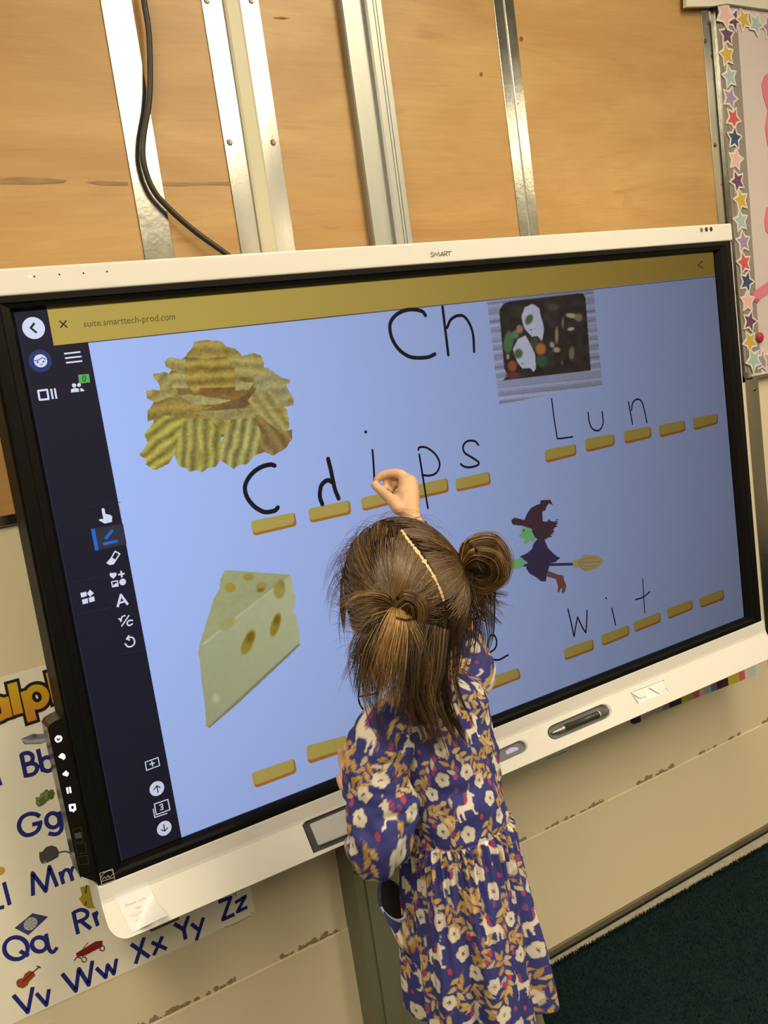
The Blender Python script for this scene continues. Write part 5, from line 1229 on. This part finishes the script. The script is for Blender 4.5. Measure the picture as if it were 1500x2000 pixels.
# ---- hair: a cap, a pale parting, thousands of strands gathered into two messy loops
hairm = mat('brown_hair', (.06, .034, .016), .36, spec=.6, attr=True)
hairm.node_tree.nodes['Principled BSDF'].inputs['Anisotropic'].default_value = .5
HE = HR + Vector((.009, .010, .009))
inv3 = tilt.to_3x3().inverted(); t3 = tilt.to_3x3()
def to_unit(p): q = inv3 @ (Vector(p) - HC); return Vector((q.x / HE.x, q.y / HE.y, q.z / HE.z))
def from_unit(q, k=1.0): return t3 @ Vector((q.x * HE.x * k, q.y * HE.y * k, q.z * HE.z * k)) + HC
def hit(u, v):
    """pixel on the head's hair surface"""
    o = to_unit(CAM); d = to_unit(Vector(CAM) + Vector(ray(u, v))) - o
    a, b, c = d.dot(d), 2 * o.dot(d), o.dot(o) - 1; D_ = b * b - 4 * a * c
    t = (-b - math.sqrt(max(D_, 0))) / (2 * a); return (o + d * t).normalized()
part = [hit(u, v) for u, v in ((784, 1036), (797, 1055), (815, 1078), (834, 1105), (850, 1132), (860, 1155), (866, 1174))]
pn = part[0].cross(part[-1]).normalized()                 # normal of the parting plane
if pn.dot(to_unit(HC + Vector((1, 0, 0)))) < 0: pn = -pn  # points to the child's right
TIEL = hit(772, 1190)
def solve_tie(u, v):
    """rim point of the head nearest to the pixel's ray"""
    o = to_unit(CAM); d = (to_unit(Vector(CAM) + Vector(ray(u, v))) - o).normalized(); return (o - d * o.dot(d)).normalized()
TIER = solve_tie(912, 1102)
class Strands:
    def __init__(s): s.v = []; s.f = []; s.c = []
    def add(s, pts, r0, r1, col):
        n = len(pts); b = len(s.v)
        for i, p in enumerate(pts):
            t = (pts[min(i + 1, n - 1)] - pts[max(i - 1, 0)]); t = t.normalized() if t.length > 1e-9 else Vector((0, 0, 1))
            a = t.orthogonal().normalized(); c = t.cross(a); r = r0 + (r1 - r0) * i / (n - 1)
            for k in range(3):
                an = 2.0944 * k; s.v.append(p + (a * math.cos(an) + c * math.sin(an)) * r); s.c.append(col)
        for i in range(n - 1):
            for k in range(3): s.f.append((b + i * 3 + k, b + i * 3 + (k + 1) % 3, b + i * 3 + 3 + (k + 1) % 3, b + i * 3 + 3 + k))
    def out(s, name, parent): return mesh(name, s.v, s.f, hairm, parent, smooth=True, cols=np.array(s.c))
hr = random.Random(33)
DK, MD, LT = np.array((.028, .015, .007)), np.array((.115, .062, .026)), np.array((.52, .31, .135))
def hcol(light=.3):
    t = min(1, max(0, hr.gauss(light, .22))); c = DK + (MD - DK) * min(1, t * 2) if t < .5 else MD + (LT - MD) * (t - .5) * 2
    return tuple(c)
# cap
bmc = bmesh.new(); bmesh.ops.create_icosphere(bmc, subdivisions=5, radius=1.0)
for v in list(bmc.verts):
    q = v.co
    if q.y > .50 and q.z < .62 or (q.z < -.72): bmc.verts.remove(v)
for v in bmc.verts: v.co = from_unit(v.co.normalized(), .985 + .012 * noise.noise(v.co * 6))
hair = bobj('hair', bmc, mat('hair_cap', tuple(DK), .95, spec=.1), person, True)
# parting: pale scalp strip a touch above the cap
pl = spline([tuple(p) for p in part], 12); side_v = []
for i, q in enumerate(pl):
    q = Vector(q).normalized(); w_ = .0025 * (1 - .9 * abs(i / len(pl) - .5)) * (1 + 1.1 * noise.noise(Vector((i * .7, 2, 0))) + .5 * hr.uniform(-1, 1))
    p = from_unit(q, 1.012); t = Vector(pl[min(i + 1, len(pl) - 1)]) - Vector(pl[max(i - 1, 0)]); s = t.cross(q).normalized() * w_; side_v += [p + s, p - s]
mesh('parting', side_v, [(2 * i, 2 * i + 2, 2 * i + 3, 2 * i + 1) for i in range(len(pl) - 1)], mat('scalp', (.56, .42, .28), .6), hair)
# scalp strands
def scalp(tie, sign, N, light, name):
    S_ = Strands(); k = 0
    while k < N:
        if hr.random() < .30:                              # along the parting
            q = Vector(pl[hr.randrange(len(pl))]); q = (q + pn * sign * hr.uniform(.008, .05)).normalized()
        else:
            q = Vector((hr.gauss(0, 1), hr.gauss(0, 1), hr.gauss(0, 1))).normalized()
        sd0 = q.dot(pn) * sign
        if sd0 < .007 or (q.y > .40 and q.z < .60) or q.z < -.70: continue
        om = math.acos(max(-1, min(1, q.dot(tie))))
        if om < .04: continue
        lift = hr.uniform(.0, .020); wob = Vector((hr.gauss(0, 1), hr.gauss(0, 1), hr.gauss(0, 1))) * .035; pts = []
        en = (tie + Vector((hr.gauss(0, 1), hr.gauss(0, 1), hr.gauss(0, 1))) * .035).normalized()
        for i in range(9):
            t = i / 8 * .985; s = (q * math.sin((1 - t) * om) + en * math.sin(t * om)) / math.sin(om)
            s = (s + wob * math.sin(math.pi * t)).normalized()
            pts.append(from_unit(s, 1.006 + lift * math.sin(math.pi * min(1, t * 1.02)) + .05 * t ** 6))
        S_.add(pts, .00055, .00045, hcol(light)); k += 1
    return S_.out(name, hair)
scalp(TIEL, -1, 4200, .38, 'hair_strands'); scalp(TIER, 1, 3600, .26, 'hair_strands')
# bundles along guides given in pixel and depth
def bundle(S_, guide, spread, N, light, taper=.25, jit=.25, r=.0005, clumps=9, ends=(.62, 1.0), hug=.75):
    g = [np.array(p) for p in guide]; fr = []
    for i in range(len(g)):
        t = (g[min(i + 1, len(g) - 1)] - g[max(i - 1, 0)]); t = t / np.linalg.norm(t)
        a = np.cross(t, (0.52, .85, 0)); a /= np.linalg.norm(a); fr.append((a, np.cross(t, a)))
    cg = lambda s: max(-1.3 * s, min(1.3 * s, hr.gauss(0, s)))
    cl = [(cg(.5), cg(.4), hr.gauss(0, jit), hr.gauss(0, jit), hr.uniform(*ends), hr.gauss(0, .12)) for _ in range(clumps)]
    for _ in range(N):
        cu, cv, j0, j1, end, dl = hr.choice(cl); u, v = cg(.34), cg(.3); ctl = []
        e = min(1, max(.3, end + hr.gauss(0, .06)))
        for i, p in enumerate(g):
            q = i / (len(g) - 1); k = 1 - hug * q; w_ = spread[i]; a, b = fr[i]
            ctl.append(p + a * w_ * (cu + u * k + j0 * q) + b * w_ * .7 * (cv + v * k + j1 * q))
        pts = spline(ctl, 5); n_ = max(4, int(len(pts) * e)); S_.add([Vector(x) for x in pts[:n_]], r, r * taper, hcol(light + dl))
def gp(l): return [np.array(P(u, v, y)) for u, v, y in l]
tl = from_unit(TIEL, 1.05)
ty = tl.y
S_ = Strands()
bundle(S_, gp([(772, 1188, ty - .002), (768, 1222, ty - .016), (756, 1275, ty - .014), (742, 1335, ty - .006), (728, 1390, ty)]), [.006, .022, .032, .036, .036], 560, .92, clumps=14)
bundle(S_, gp([(774, 1188, ty - .002), (786, 1228, ty - .016), (797, 1285, ty - .014), (800, 1350, ty - .010), (815, 1420, ty - .004)]), [.006, .020, .030, .034, .034], 460, .74, clumps=12)
bundle(S_, gp([(768, 1186, ty), (740, 1173, ty - .008), (705, 1178, ty - .006), (664, 1206, ty + .002)]), [.006, .014, .022, .026], 190, .50)
bundle(S_, gp([(766, 1192, ty), (738, 1200, ty - .008), (706, 1206, ty - .006), (672, 1196, ty)]), [.006, .012, .018, .022], 130, .42)
bundle(S_, gp([(774, 1186, ty - .004), (794, 1170, ty - .018), (813, 1181, ty - .024), (816, 1207, ty - .022), (800, 1226, ty - .014), (783, 1212, ty - .006)]), [.008, .012, .014, .014, .012, .008], 300, .45, hug=0, ends=(.95, 1.0))
bundle(S_, gp([(745, 1205, ty), (722, 1255, ty - .004), (703, 1300, ty + .002), (686, 1355, ty + .008)]), [.012, .020, .022, .022], 170, .45)
S_.out('pigtail', hair)
S_ = Strands(); ry = from_unit(TIER, 1.03).y - .004
bundle(S_, gp([(906, 1100, ry), (920, 1084, ry - .006), (942, 1079, ry - .012), (957, 1093, ry - .014), (959, 1114, ry - .012), (943, 1128, ry - .006), (924, 1124, ry), (912, 1110, ry)]), [.010, .018, .022, .023, .023, .021, .016, .010], 1000, .56, jit=.05, clumps=40, hug=0, ends=(.95, 1.0))
bundle(S_, gp([(908, 1100, ry - .006), (926, 1068, ry - .020), (956, 1066, ry - .026), (974, 1092, ry - .024), (970, 1128, ry - .018), (950, 1146, ry - .010)]), [.006, .014, .020, .022, .020, .016], 300, .62, jit=.1, clumps=16, hug=.1, ends=(.8, 1.0))
bundle(S_, gp([(908, 1102, ry - .006), (930, 1086, ry - .026), (956, 1094, ry - .032), (964, 1120, ry - .028), (944, 1146, ry - .014)]), [.006, .012, .018, .020, .016], 300, .5, jit=.1, clumps=16, hug=.1, ends=(.8, 1.0))
bundle(S_, gp([(936, 1128, ry), (945, 1155, ry), (962, 1168, ry), (994, 1176, ry)]), [.016, .020, .016, .020], 130, .45)
bundle(S_, gp([(928, 1128, ry), (938, 1168, ry), (952, 1192, ry), (976, 1216, ry)]), [.018, .024, .022, .022], 160, .40)
S_.out('pigtail', hair)
# hair ties
def tie(c, ax, r, rt):
    a = ax.orthogonal().normalized(); b = ax.cross(a); p = [c + (a * math.cos(t) + b * math.sin(t)) * r for t in np.linspace(0, 2 * math.pi, 20)]
    tube('hair_tie', p, rt, mat('pale_elastic', alb(200, 186, 160), .5), hair, 8)
tie(from_unit(TIEL, 1.085), (from_unit(TIEL, 1.2) - HC).normalized(), .0062, .0017)
tie(from_unit(TIER, 1.045), (from_unit(TIER, 1.2) - HC).normalized(), .0065, .0016)
# loose hair over the nape and back
S_ = Strands(); by = -.352
bundle(S_, gp([(852, 1205, -.348), (850, 1280, by + .002), (842, 1370, by), (872, 1468, by + .004)]), [.044, .050, .046, .046], 520, .06, clumps=14, ends=(.45, 1.0))
bundle(S_, gp([(805, 1215, -.350), (786, 1300, by - .004), (786, 1380, by - .006), (842, 1478, by)]), [.042, .048, .044, .046], 420, .18, clumps=14, ends=(.45, 1.0))
bundle(S_, gp([(862, 1230, -.345), (862, 1320, by), (884, 1395, by - .004), (926, 1460, by)]), [.018, .020, .018, .016], 200, .22, clumps=5, ends=(.8, 1.0))
bundle(S_, gp([(900, 1200, -.32), (905, 1270, -.325), (898, 1340, -.335), (930, 1415, -.33)]), [.030, .020, .012, .012], 50, .2, clumps=4)
bundle(S_, gp([(890, 1180, -.315), (898, 1220, -.320), (908, 1250, -.318), (900, 1285, -.325)]), [.05, .045, .035, .03], 260, .12)
bundle(S_, gp([(748, 1225, -.345), (730, 1280, -.350), (735, 1325, -.352), (758, 1370, -.352)]), [.034, .036, .036, .036], 240, .26, clumps=12, ends=(.5, 1.0))
S_.out('loose_hair', hair)
# flyaways round the crown
S_ = Strands()
for _ in range(260):
    t = hr.random(); a = hr.uniform(-.35, .75) if t < .5 else hr.uniform(-1.0, 2.1)
    c = np.array([790 - 128 * math.cos(a), 1152 - 138 * math.sin(a)]); q = solve_tie(*c); p0 = from_unit(q, 1.0)
    d = (p0 - HC).normalized(); tg = d.cross(Vector((.52, .85, 0))).normalized() * hr.choice((-1, 1)); l = hr.uniform(.012, .040)
    S_.add([p0, p0 + d * l * .25 + tg * l * .4, p0 + d * l * .40 + tg * l * .8 + Vector((0, 0, -.2 * l)), p0 + d * l * .45 + tg * l * 1.1 + Vector((0, 0, -.5 * l))], .00022, .00012, hcol(.5))
for _ in range(380):                                        # short soft hair round the left rim
    a = hr.uniform(-.30, .70); c = np.array([790 - 122 * math.cos(a), 1152 - 134 * math.sin(a)]); q = solve_tie(*c); p0 = from_unit(q, .99)
    d = (p0 - HC).normalized(); tg = Vector((0, 0, -1)); l = hr.uniform(.012, .030)
    S_.add([p0, p0 + d * l * .18 + tg * l * .35, p0 + d * l * .26 + tg * l * .8, p0 + d * l * .30 + tg * l * 1.2], .0004, .0002, hcol(.4))
S_.out('flyaway_hair', hair)
